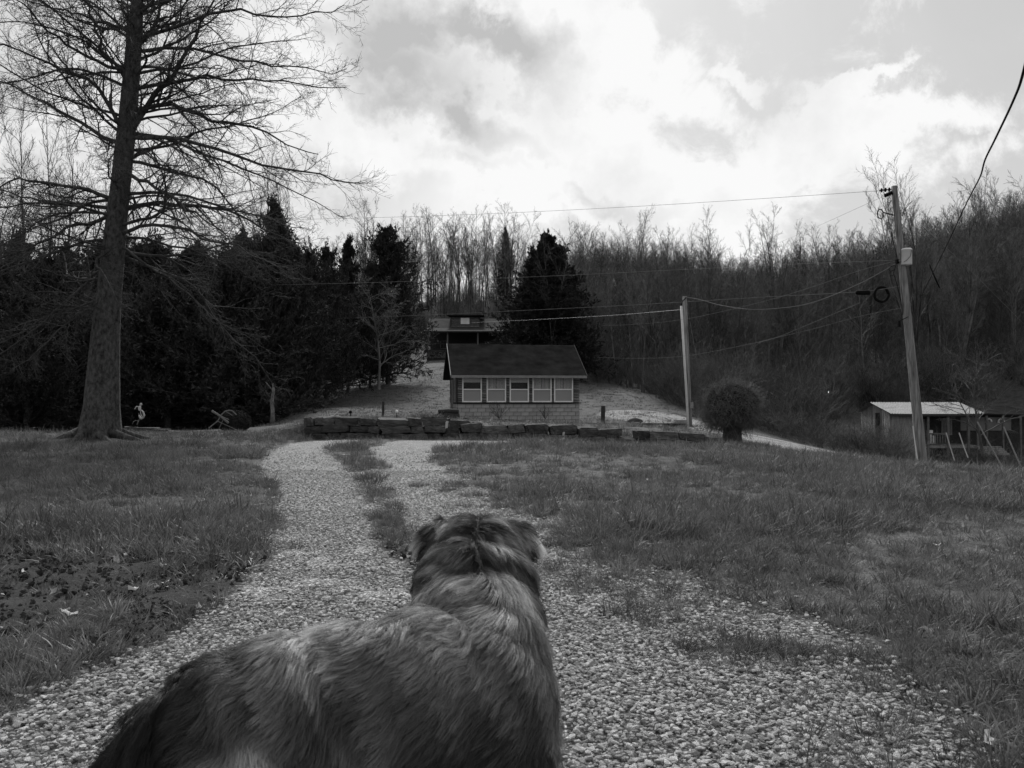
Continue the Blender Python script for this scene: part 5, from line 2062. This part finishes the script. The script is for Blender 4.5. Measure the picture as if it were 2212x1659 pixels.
def gravel():
    rs = np.random.RandomState(8)
    prot = [proto('pebble', pebble(i)) for i in range(12)]
    PX, PYy, SZ = [], [], []
    for y0, y1, dens, s0, s1 in ((1.9, 3.6, 4200, 0.010, 0.036), (3.6, 5.5, 3600, 0.010, 0.034), (5.5, 8.5, 1900, 0.013, 0.034), (8.5, 13, 700, 0.016, 0.036), (13, 24, 160, 0.02, 0.04)):
        xl, xr = -0.68 * y1 - 0.5, 0.68 * y1 + 0.5
        xl, xr = max(xl, -5.5), min(xr, 4.5)
        n = int(dens * (y1 - y0) * (xr - xl))
        x = xl + (xr - xl) * rs.rand(n)
        y = y0 + (y1 - y0) * rs.rand(n)
        inside = (np.abs(x) < 0.66 * y + 0.25) & ~((x < -0.05) & (x > -0.6) & (y < 2.4))
        x, y = x[inside], y[inside]
        rd = roadness(x, y)
        # a few strays on the verge
        keep = rs.rand(len(x)) < np.clip(rd * 1.35 - 0.12, 0, 1) ** 1.2 + 0.004
        x, y = x[keep], y[keep]
        PX.append(x)
        PYy.append(y)
        SZ.append(s0 + (s1 - s0) * rs.rand(len(x)) ** 1.8)
    x, y, s = map(np.concatenate, (PX, PYy, SZ))
    z = gz(x, y) - 0.02 * roadness(x, y) + 0.2 * s + rs.rand(len(x)) * 0.012
    print('pebbles', len(x))
    rot = rs.rand(len(x), 3) * np.array([0.7, 0.7, 6.28]) - np.array([0.35, 0.35, 0])
    scl = np.c_[s * (0.9 + 0.5 * rs.rand(len(s))), s * (0.8 + 0.3 * rs.rand(len(s))), s * (0.5 + 0.3 * rs.rand(len(s)))]
    tag(scatter('gravel', np.c_[x, y, z], rot, scl, rs.randint(0, 12, len(x)), prot), kind='stuff')


gravel()


def tuft(seed, n=26, h=0.09, spread=0.05, w=0.0035, droop=0.1, m=None, seg=3, lean=0.5):
    rs = np.random.RandomState(seed)
    a = rs.rand(n) * 6.28
    r = spread * rs.rand(n) ** 0.6
    o = np.stack([np.cos(a) * r, np.sin(a) * r, -0.01 * np.ones(n)], -1)
    a2 = a + rs.normal(size=n) * 0.6
    l = lean * (0.3 + rs.rand(n))
    dd = np.stack([np.cos(a2) * l, np.sin(a2) * l, np.ones(n)], -1)
    P = grow(rs, o, dd, h * (0.45 + 0.75 * rs.rand(n)), seg, 0.08, -droop * (0.4 + rs.rand(n)))
    sd = norm(np.cross(dd, rs.normal(size=(n, 3))))
    sd[:, 2] *= 0.2
    wd = w * (0.7 + 0.6 * rs.rand(n))[:, None, None] * (1 - np.linspace(0, 0.92, seg + 1) ** 1.5)[None, :, None]
    V = np.stack([P - sd[:, None] * wd, P + sd[:, None] * wd], 2)          # n, seg+1, 2, 3
    base = (np.arange(n) * (seg + 1) * 2)[:, None]
    i = (np.arange(seg) * 2)[None]
    Q = np.stack([base + i, base + i + 1, base + i + 3, base + i + 2], -1).reshape(-1, 4)
    return mesh_np('grass_tuft', V.reshape(-1, 3), Q, m or M_BLADE)


def grass():
    rs = np.random.RandomState(18)
    short = [proto('tuft', tuft(i, 30, 0.034, 0.085, 0.0026, 0.16, lean=1.3)) for i in range(6)]
    dry = [proto('tuft_dry', tuft(40 + i, 16, 0.06, 0.07, 0.0026, 0.25, M_BLADE_DRY, lean=1.5)) for i in range(2)]
    tall = [proto('tuft_tall', tuft(20 + i, 34, 0.13, 0.07, 0.0034, 0.16, seg=5, lean=0.8)) for i in range(4)]
    prot = short + dry + tall                        # 0-5 short, 6-7 dry, 8-11 tall
    X, Yy, S, K = [], [], [], []
    for y0, y1, dens, sc_ in ((2.0, 4.5, 620, 0.95), (4.5, 8, 430, 0.95), (8, 13, 230, 1.05), (13, 20, 120, 1.2), (20, 28, 55, 1.35), (28, 37, 12, 1.5)):
        xl, xr = -0.68 * y1, 0.68 * y1
        n = int(dens * (y1 - y0) * (xr - xl))
        x = xl + (xr - xl) * rs.rand(n)
        y = y0 + (y1 - y0) * rs.rand(n)
        ok = np.abs(x) < 0.66 * y + 0.3
        if y0 >= 28:
            ok &= (x > -7) & (x < 9.5)
        x, y = x[ok], y[ok]
        rd = roadness(x, y)
        dt = dirt(x, y)
        patch = fbm(x, y, 1.6, 51)
        keep = rs.rand(len(x)) < np.clip(1.1 - 1.45 * rd, 0.0, 1) * (1 - 0.6 * dt) * np.clip(0.35 + 2.2 * (patch - 0.3), 0.3, 1) + 0.02 * (rd > 0.5) * (rd < 0.97)
        x, y, rd, patch = x[keep], y[keep], rd[keep], patch[keep]
        # edge of the drive carries taller tufts
        edge = np.clip(1 - np.abs(rd - 0.15) * 4, 0, 1)
        clump = fbm(x, y, 0.7, 61)
        right = (x > np.interp(y, REY, REX) - 0.1) & (y < 9)
        ptall = 0.006 + 0.08 * (clump > 0.62) * (y < 10) + 0.42 * (clump > 0.55) * right * (x - np.interp(y, REY, REX) < 1.4)
        ptall = ptall + 0.25 * edge * (clump > 0.5) * (x < 0)
        k = np.where(rs.rand(len(x)) < ptall, rs.randint(8, 12, len(x)), np.where(rs.rand(len(x)) < 0.14 + 0.25 * (patch < 0.42), rs.randint(6, 8, len(x)), rs.randint(0, 6, len(x))))
        s = sc_ * (0.6 + 0.7 * rs.rand(len(x))) * (0.65 + 0.7 * patch)
        s = np.where(k >= 8, s / sc_ * 0.95 * np.where(y > 10, 0.6, 1.0), s)
        s = s * (0.75 + 0.55 * sstep(0.42, 0.62, fbm(x, y, 1.7, 81)))
        s = np.where(rd > 0.4, s * 0.55, s)
        X.append(x)
        Yy.append(y)
        S.append(s)
        K.append(k)
    # low weeds growing in the gravel along the right verge, soft clumps
    n = 13000
    y = 2.1 + 9 * rs.rand(n) ** 1.2
    x = np.interp(y, REY, REX) - 0.75 + 1.0 * rs.rand(n) ** 0.8
    ok = (fbm(x, y, 0.35, 91) > 0.5) & (rs.rand(n) < 0.16 + 0.5 * (fbm(x, y, 0.3, 92) > 0.6))
    x, y = x[ok], y[ok]
    X.append(x)
    Yy.append(y)
    S.append(0.3 + 0.4 * rs.rand(len(x)))
    K.append(np.where(rs.rand(len(x)) < 0.2, rs.randint(6, 8, len(x)), rs.randint(0, 6, len(x))))
    # hand-placed big tufts seen in the photo
    for px, py, s, n in ((2050, 1400, 1.6, 22), (2180, 1420, 1.6, 22), (1950, 1470, 1.5, 16), (2080, 1530, 1.6, 18), (1850, 1350, 1.3, 16), (1800, 1420, 1.1, 10), (1440, 1215, 1.6, 12), (1470, 1225, 1.3, 8), (1590, 1335, 1.0, 6), (1560, 1215, 1.2, 8), (1650, 1250, 1.3, 10), (2000, 1440, 1.6, 16),
                         (2110, 1470, 1.6, 16), (1900, 1400, 1.4, 12), (2150, 1560, 1.3, 10), (330, 1330, 1.2, 9), (270, 1370, 1.2, 8), (120, 1440, 1.3, 8),
                         (560, 1150, 1.0, 8), (1180, 1160, 0.9, 5), (480, 1240, 1.2, 8), (2180, 1500, 1.5, 12), (1750, 1300, 1.2, 10)):
        c = flat(px, py)
        X.append(c[0] + rs.normal(size=n) * 0.10)
        Yy.append(c[1] + rs.normal(size=n) * 0.08)
        S.append(s * (0.7 + 0.5 * rs.rand(n)))
        K.append(rs.randint(8, 12, n))
    x, y, s, k = map(np.concatenate, (X, Yy, S, K))
    print('tufts', len(x))
    z = gz(x, y)
    near = y < 20
    z = z + np.where(near, dirt(x, y) * (fbm(x, y, 0.22, 41) - 0.5) * 0.09 + (1 - roadness(x, y)) * (fbm(x, y, 0.3, 42) - 0.5) * 0.05, 0)
    rot = np.c_[rs.normal(size=(len(x), 2)) * 0.12, rs.rand(len(x)) * 6.28]
    tag(scatter('grass', np.c_[x, y, z - 0.004], rot, np.c_[s, s, s * (0.8 + 0.5 * rs.rand(len(s)))], k, prot), kind='stuff')
    # hill lawn: coarse pale tufts
    n = 5000
    x = -12 + 22 * rs.rand(n)
    y = 34 + 52 * rs.rand(n) ** 1.2
    s = 1.8 + 1.4 * rs.rand(n)
    hd = proto('tuft_hill', tuft(77, 24, 0.05, 0.09, 0.005, 0.2, mat('hill_grass', 0.07, 0.14, 2, 0.9, rnd=0.7), lean=1.2))
    hd2 = proto('tuft_hill', tuft(78, 24, 0.05, 0.09, 0.005, 0.2, M_BLADE, lean=1.2))
    tag(scatter('hill_grass', np.c_[x, y, gz(x, y)], np.c_[np.zeros((n, 2)), rs.rand(n) * 6.28], np.c_[s, s, s], rs.randint(0, 2, n), [hd, hd2]), kind='stuff')
    # fallen leaves and straw
    lv = []
    for sd in range(5):
        r2 = np.random.RandomState(sd)
        m_ = 10
        t = np.linspace(0, 2 * PI, m_, endpoint=False)
        rr = 0.03 * (1 + 0.45 * np.sign(np.sin(t * 3.0 + 0.3)) * 0.6) * (0.8 + 0.3 * r2.rand(m_))
        V = np.c_[np.cos(t) * rr * 1.4, np.sin(t) * rr * 0.8, 0.008 * r2.normal(size=m_) + 0.012 * np.cos(2 * t)]
        V = np.r_[V, [[0, 0, 0.0]]]
        Fc = np.array([(i, (i + 1) % m_, m_) for i in range(m_)])
        lv.append(proto('leaf', mesh_np('leaf', V, Fc, M_LEAF)))
    n = 900
    y = 2.6 + 15 * rs.rand(n) ** 1.4
    x = -0.62 * y + 1.24 * y * rs.rand(n)
    rd = roadness(x, y)
    cl = fbm(x, y, 0.9, 71)
    ok = (rd < 0.5) & (rs.rand(n) < np.where(x < 0, 0.25 + 1.4 * (cl > 0.55), 0.12))
    x, y = x[ok], y[ok]
    n = len(x)
    s = 0.3 + 0.55 * rs.rand(n)
    tag(scatter('fallen_leaves', np.c_[x, y, gz(x, y) + 0.03], np.c_[rs.normal(size=(n, 2)) * 0.5, rs.rand(n) * 6.28], np.c_[s, s, s], rs.randint(0, 5, n), lv), kind='stuff')
    # clods in the dug patch
    n = 14000
    c = flat(210, 1245)
    x = c[0] - 4 + 8 * rs.rand(n)
    y = c[1] - 2.6 + 5.2 * rs.rand(n)
    ok = (rs.rand(n) < dirt(x, y)) & (roadness(x, y) < 0.3)
    x, y = x[ok], y[ok]
    s = 0.012 + 0.045 * rs.rand(len(x)) ** 2.5
    cm = []
    for i in range(4):
        me = pebble(60 + i).copy()
        me.materials.clear()
        me.materials.append(M_SOIL)
        cm.append(proto('clod', me))
    tag(scatter('soil_clods', np.c_[x, y, gz(x, y) + 0.005], rs.rand(len(x), 3) * 6, np.c_[s * 1.3, s, s * 0.8], rs.randint(0, 4, len(x)), cm), kind='stuff')


grass()


# ------------------------------------------------------------------ the dog
def dog():
    base = Vector((-0.2, 1.64, 0.0))
    root = thing('dog', 'large long-haired dog seen from behind, standing on the gravel and looking up the drive', 'dog', base)
    # ellipsoid body chain merged by voxel remesh
    bm = bmesh.new()

    def ell(c, r, rot=None):
        m = Matrix.Translation(Vector(c)) @ (rot or Matrix.Identity(4)) @ Matrix.Diagonal((r[0], r[1], r[2], 1))
        bmesh.ops.create_icosphere(bm, subdivisions=3, radius=1, matrix=m)

    def limb(pts, rs_):
        for (a, ra), (b, rb) in zip(zip(pts[:-1], rs_[:-1]), zip(pts[1:], rs_[1:])):
            a, b = Vector(a), Vector(b)
            n = max(2, int((b - a).length / 0.018))
            for i in range(n + 1):
                t = i / n
                bmesh.ops.create_icosphere(bm, subdivisions=2, radius=ra * (1 - t) + rb * t, matrix=Matrix.Translation(a.lerp(b, t)))
    hd = math.radians(27)                                       # heading of the trunk from +X
    H = Vector((math.cos(hd), math.sin(hd), 0))
    Rr = Matrix.Rotation(hd, 4, 'Z')
    W_ = Vector((-0.065, 1.735, 0))                             # below the withers
    def along(t, side=0, z=0):
        q = W_ + H * t + Vector((-H.y, H.x, 0)) * side
        return Vector((q.x, q.y, z))
    ell(along(-0.51, 0, 0.510), (0.145, 0.135, 0.160), Rr)       # rump
    ell(along(-0.42, 0, 0.527), (0.17, 0.135, 0.160), Rr)
    ell(along(-0.29, 0, 0.535), (0.18, 0.135, 0.160), Rr)       # loin
    ell(along(-0.14, 0, 0.520), (0.19, 0.150, 0.180), Rr)       # ribs
    ell(along(-0.01, 0, 0.490), (0.155, 0.158, 0.188), Rr)      # shoulders
    ell(along(0.06, 0.01, 0.44), (0.095, 0.13, 0.15), Rr)       # chest
    # neck and head
    ell((-0.07, 1.79, 0.600), (0.130, 0.12, 0.105))
    ell((-0.08, 1.86, 0.645), (0.140, 0.12, 0.105))
    ell((-0.09, 1.95, 0.700), (0.132, 0.11, 0.104))
    ell((-0.09, 2.03, 0.748), (0.112, 0.10, 0.096))
    ell((-0.09, 2.09, 0.762), (0.100, 0.09, 0.080))
    ell((-0.09, 2.21, 0.720), (0.052, 0.10, 0.048))             # muzzle
    ell((-0.09, 2.295, 0.715), (0.035, 0.035, 0.034))
    # ears: folded, hanging outwards
    for s in (-1, 1):
        limb([(-0.09 + s * 0.080, 2.05, 0.822), (-0.09 + s * 0.110, 2.045, 0.812), (-0.09 + s * 0.134, 2.045, 0.785), (-0.09 + s * 0.132, 2.05, 0.75)],
             [0.018, 0.020, 0.018, 0.012])
    # legs
    for s in (-1, 1):
        a = along(0.02, s * 0.10, 0)
        limb([(a.x, a.y, 0.42), (a.x - 0.03, a.y, 0.30), (a.x + 0.01, a.y, 0.17), (a.x + 0.015, a.y, 0.05)], [0.075, 0.055, 0.036, 0.033])
        f = a + H * 0.045
        ell((f.x, f.y, 0.03), (0.055, 0.042, 0.03), Rr)
        b = along(-0.50, s * 0.095, 0)
        k = b + H * 0.10
        hk = b - H * 0.11
        ft = b - H * 0.06
        limb([(b.x, b.y, 0.45), (k.x, k.y, 0.31), (hk.x, hk.y, 0.17), (ft.x, ft.y, 0.05)], [0.10, 0.07, 0.035, 0.032])
        f = ft + H * 0.045
        ell((f.x, f.y, 0.03), (0.055, 0.042, 0.03), Rr)
    # tail hanging behind
    t0 = along(-0.61, 0, 0.57)
    t1 = along(-0.68, 0, 0.49)
    t2 = along(-0.73, 0, 0.34)
    t3 = along(-0.74, 0, 0.18)
    limb([t0, t1, t2, t3], [0.05, 0.042, 0.035, 0.018])
    me = bpy.data.meshes.new('body_raw')
    bm.to_mesh(me)
    bm.free()
    tmp = bpy.data.objects.new('tmp_body', me)
    COL.objects.link(tmp)
    r = tmp.modifiers.new('r', 'REMESH')
    r.mode = 'VOXEL'
    r.voxel_size = 0.011
    s_ = tmp.modifiers.new('s', 'SMOOTH')
    s_.factor = 0.7
    s_.iterations = 9
    dg = bpy.context.evaluated_depsgraph_get()
    dg.update()
    body = bpy.data.meshes.new_from_object(tmp.evaluated_get(dg))
    bpy.data.objects.remove(tmp)
    body.name = 'body'
    body.materials.clear()
    body.materials.append(mat('dog_undercoat', 0.02, 0.04, 20, 0.9))
    nv = len(body.vertices)
    V = np.empty(nv * 3, np.float32)
    body.vertices.foreach_get('co', V)
    V = V.reshape(-1, 3)
    NM = np.empty(nv * 3, np.float32)
    body.vertices.foreach_get('normal', NM)
    NM = NM.reshape(-1, 3)
    body.calc_loop_triangles()
    T = np.empty(len(body.loop_triangles) * 3, np.int32)
    body.loop_triangles.foreach_get('vertices', T)
    T = T.reshape(-1, 3)
    area = np.linalg.norm(np.cross(V[T[:, 1]] - V[T[:, 0]], V[T[:, 2]] - V[T[:, 0]]), axis=1) * 0.5
    body.vertices.foreach_set('co', (V - np.array(base)).astype(np.float32).ravel())
    body.polygons.foreach_set('use_smooth', np.ones(len(body.polygons), bool))
    body.update()
    obj('body', body, root)
    # eyes and nose (turned away from the viewer)
    for s in (-1, 1):
        q = MB()
        q.lathe([(0.001, -0.011), (0.009, -0.006), (0.011, 0), (0.009, 0.006), (0.001, 0.011)], 10)
        q.build('eye', M_BLACK, root, Vector((-0.09 + s * 0.045, 2.17, 0.765)) - base, smooth=True)
    q = MB()
    q.lathe([(0.001, -0.016), (0.014, -0.01), (0.019, 0), (0.014, 0.01), (0.001, 0.014)], 10)
    q.build('nose', M_BLACK, root, Vector((-0.09, 2.328, 0.72)) - base, smooth=True)

    # ---- fur
    rs = np.random.RandomState(50)
    NH = 290000
    cen = V[T].mean(1)
    # most hairs where the camera looks
    wgt = area * np.where(cen[:, 2] > 0.33, 1.0, 0.25) * np.where(cen[:, 1] > 2.17, 0.4, 1.0)
    tri = rs.choice(len(T), NH, p=wgt / wgt.sum())
    u, v_ = rs.rand(NH), rs.rand(NH)
    fl = u + v_ > 1
    u[fl], v_[fl] = 1 - u[fl], 1 - v_[fl]
    a, b, c = V[T[tri, 0]], V[T[tri, 1]], V[T[tri, 2]]
    P0 = a + (b - a) * u[:, None] + (c - a) * v_[:, None]
    NN = norm(NM[T[tri, 0]] * (1 - u - v_)[:, None] + NM[T[tri, 1]] * u[:, None] + NM[T[tri, 2]] * v_[:, None]).astype(float)
    P0 = P0.astype(float)

    Hn = np.array(H)
    sideL = np.array([-H.y, H.x, 0])

    def n3(p, s, seed):
        """cheap vector noise from three planes"""
        return np.stack([vnoise(p[:, 0] + p[:, 2] * 0.7, p[:, 1] - p[:, 2] * 0.5, s, seed + i) for i in range(3)], -1) * 2 - 1

    def field(P, Nn):
        """lie of the coat, length, tone"""
        rel = P - np.array(W_)
        t = rel @ Hn                                   # along the trunk
        sd = rel @ sideL
        z = P[:, 2]
        neck = sstep(1.80, 1.90, P[:, 1]) * (P[:, 0] > -0.36)
        head = sstep(1.96, 2.02, P[:, 1])
        d = -Hn[None] * 0.9 + np.array([0, 0, -1.0]) * (0.25 + 0.9 * sstep(0.0, 0.12, np.abs(sd)))[:, None]
        d = d + sideL[None] * np.sign(sd)[:, None] * 0.35 * (1 - sstep(0.0, 0.1, np.abs(sd)))[:, None]
        # chest end: fall straight down and forward
        ch = sstep(-0.02, 0.1, t)
        d = d * (1 - ch[:, None]) + np.array([0.12, -0.1, -1.0]) * ch[:, None]
        # neck: part along the midline, sweep outwards and back
        xm = P[:, 0] + 0.085
        dn = np.stack([np.sign(xm) * (1.0 + 0 * xm), -0.75 + 0.9 * sstep(0.0, 0.1, np.abs(xm)) * 0.2, -0.9 * sstep(0.02, 0.12, np.abs(xm))], -1)
        d = d * (1 - neck[:, None]) + dn * neck[:, None]
        dh = np.stack([np.sign(xm) * 1.1, -0.35 - 0.3 * np.abs(xm) / 0.1, -0.55 * sstep(0.03, 0.1, np.abs(xm))], -1)
        d = d * (1 - head[:, None]) + dh * head[:, None]
        ear = (np.abs(xm) > 0.112) & (P[:, 2] > 0.735) & (P[:, 1] > 1.99) & (P[:, 1] < 2.11)
        d[ear] = np.stack([np.sign(xm[ear]) * 1.0, -0.3 * np.ones(ear.sum()), -0.55 * np.ones(ear.sum())], -1)
        tail = t < -0.62
        d[tail] = -Hn * 0.35 + np.array([0, 0, -1.0])
        tf = (np.abs(np.abs(xm) - 0.085) < 0.012) & (P[:, 2] > 0.825) & (P[:, 1] < 2.08)
        d[tf] = np.stack([np.sign(xm[tf]) * 0.5, -0.2 * np.ones(tf.sum()), 0.9 * np.ones(tf.sum())], -1)
        # waves and cowlicks
        d = norm(d) + n3(P, 0.055, 200) * np.array([0.72, 0.72, 0.45]) + n3(P, 0.14, 210) * 0.45
        lift = 0.34 + 0.3 * vnoise(P[:, 0] + z, P[:, 1], 0.05, 230)
        d = norm(d - Nn * (d * Nn).sum(1, keepdims=True))
        L = 0.052 + 0.02 * sstep(0.05, 0.2, np.abs(sd)) + 0.02 * ch
        L = L * (1 - 0.25 * neck) * (1 - 0.25 * head)
        L = np.where(tail, 0.10, L)
        L = np.where(P[:, 1] > 2.16, 0.018, L)
        L = np.where(ear, 0.05, L)
        L = np.where(ear & (P[:, 2] < 0.775), 0.035, L)
        tuftm = (np.abs(np.abs(xm) - 0.085) < 0.012) & (P[:, 2] > 0.825) & (P[:, 1] < 2.08)
        L = np.where(tuftm, 0.045, L)
        L = np.where(z < 0.25, 0.03, L)
        # tone of the coat: pale saddle carrying painted highlights, flanks shaded in the colour, dark rear, pale collar bands, cream breeches and ear edges
        top = 1 - sstep(0.02, 0.13, np.abs(sd + 0.03))
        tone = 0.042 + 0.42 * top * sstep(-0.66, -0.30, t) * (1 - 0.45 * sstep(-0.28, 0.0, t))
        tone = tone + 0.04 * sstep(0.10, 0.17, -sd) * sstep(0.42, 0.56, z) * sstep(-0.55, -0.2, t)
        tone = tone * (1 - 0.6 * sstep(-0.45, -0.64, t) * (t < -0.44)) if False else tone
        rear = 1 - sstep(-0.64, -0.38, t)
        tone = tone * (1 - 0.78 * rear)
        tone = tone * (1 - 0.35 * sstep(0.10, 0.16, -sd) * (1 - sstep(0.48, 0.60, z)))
        band = np.exp(-((P[:, 1] - 1.815) / 0.032) ** 2) * (1 - sstep(0.08, 0.15, np.abs(xm))) * (t > -0.2)
        tone = tone + 0.30 * band
        ntone = 0.17 + 0.16 * np.exp(-((P[:, 1] - 1.93) / 0.025) ** 2) + 0.10 * np.exp(-((P[:, 1] - 2.03) / 0.03) ** 2)
        ntone = ntone * (1 - 0.6 * sstep(0.07, 0.13, np.abs(xm)))
        tone = tone * (1 - neck) + (ntone + 0.22 * band * 0.6) * neck
        tip = ear & (np.abs(xm) > 0.118) & (P[:, 2] > 0.768) & (P[:, 2] < 0.822)
        tone = np.where(ear, 0.05, tone)
        tone = np.where(tip, 0.8, tone)
        L = np.where(tip, 0.05, L)
        cream = np.exp(-(((t + 0.50) / 0.045) ** 2)) * (1 - sstep(0.54, 0.60, z)) * (sd < -0.05)
        tone = tone * (0.3 + 1.35 * vnoise(P[:, 0] * 1.4 + z, P[:, 1] * 1.4, 0.035, 240)) * (0.55 + 1.0 * vnoise(P[:, 0] - z, P[:, 1] + z, 0.11, 243))
        tone = tone + 0.75 * cream
        tone = tone * (1 + neck * 0.75 * np.sin((P[:, 1] * 1.0 - 0.4 * np.abs(xm)) * 120 + 2.5 * n3(P, 0.06, 250)[:, 0]))  # ruff folds put into the colour as light and dark stripes
        part = np.exp(-((xm + 0.008 * np.sin(P[:, 1] * 60)) / 0.012) ** 2) * neck
        tone = tone * (1 - 0.75 * part)
        return d, L, lift, tone

    NC = 15000
    ci = rs.choice(NH, NC, replace=False)
    kd = KDTree(NC)
    for i, q in enumerate(P0[ci]):
        kd.insert(q, i)
    kd.balance()
    cl = np.array([kd.find(q)[1] for q in P0])
    SEG = 7

    def strand(P, Nn, d, L, lift, curl_seed):
        out = np.empty((len(P), SEG + 1, 3))
        out[:, 0] = P
        cur = P.copy()
        side = norm(np.cross(Nn, d))
        ph = n3(P, 0.05, curl_seed)[:, 0] * 3.0
        for i in range(SEG):
            t = i / (SEG - 1)
            dirv = d + Nn * (lift * (1 - 1.25 * t))[:, None] + side * (0.38 * np.sin(ph + t * 4.5))[:, None] + np.array([0, 0, -0.28]) * t
            cur = cur + norm(dirv) * (L / SEG)[:, None]
            out[:, i + 1] = cur
        return out
    dC, LC, liC, toC = field(P0[ci], NN[ci])
    LC = LC * (0.8 + 0.45 * rs.rand(NC))
    dC = norm(dC + rs.normal(size=dC.shape) * 0.14)
    liC = liC * (0.6 + 0.8 * rs.rand(NC))
    toC = toC * (0.5 + 1.0 * rs.rand(NC))
    G = strand(P0[ci], NN[ci], dC, LC, liC, 260)
    d, L, li, tone = field(P0, NN)
    L = L * (0.75 + 0.4 * rs.rand(NH))
    d = norm(d + rs.normal(size=d.shape) * 0.10)
    wild = rs.rand(NH) < 0.05
    li = np.where(wild, li * 2.2, li)
    L = np.where(wild, L * 1.2, L)
    Sx = strand(P0, NN, d, L, li, 260)
    off = P0 - P0[ci][cl]
    tt = np.linspace(0, 1, SEG + 1)[None, :, None]
    Gc = G[cl] + off[:, None] * (1 - 0.78 * tt)
    wC = 0.56 * sstep(0.0, 0.65, tt)
    fly = (rs.rand(NH) < 0.16)[:, None, None]
    wC = np.where(fly, wC * 0.25, wC)
    Sx = Sx * (1 - wC) + Gc * wC
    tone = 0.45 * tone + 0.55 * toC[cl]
    tone = tone * (0.75 + 0.5 * rs.rand(NH))
    Sx = Sx - np.array(base)
    cu = bpy.data.hair_curves.new('fur')
    cu.add_curves([SEG + 1] * NH)
    cu.attributes['position'].data.foreach_set('vector', Sx.astype(np.float32).ravel())
    rad = 0.0004 * (1 - 0.75 * np.linspace(0, 1, SEG + 1) ** 2)[None] * (0.7 + 0.6 * rs.rand(NH))[:, None]
    ra = cu.attributes.get('radius') or cu.attributes.new('radius', 'FLOAT', 'POINT')
    ra.data.foreach_set('value', rad.astype(np.float32).ravel())
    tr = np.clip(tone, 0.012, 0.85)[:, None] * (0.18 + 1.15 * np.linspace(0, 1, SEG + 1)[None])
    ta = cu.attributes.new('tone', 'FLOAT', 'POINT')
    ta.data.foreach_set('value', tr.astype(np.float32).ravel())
    m = bpy.data.materials.new('dog_fur')
    m.use_nodes = True
    nt = m.node_tree
    bs = nt.nodes['Principled BSDF']
    bs.inputs['Roughness'].default_value = 0.55
    bs.inputs['Specular IOR Level'].default_value = 0.35
    at_ = nt.nodes.new('ShaderNodeAttribute')
    at_.attribute_name = 'tone'
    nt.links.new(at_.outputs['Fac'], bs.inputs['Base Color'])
    cu.materials.append(m)
    fo = bpy.data.objects.new('fur', cu)
    COL.objects.link(fo)
    fo.parent = root


dog()
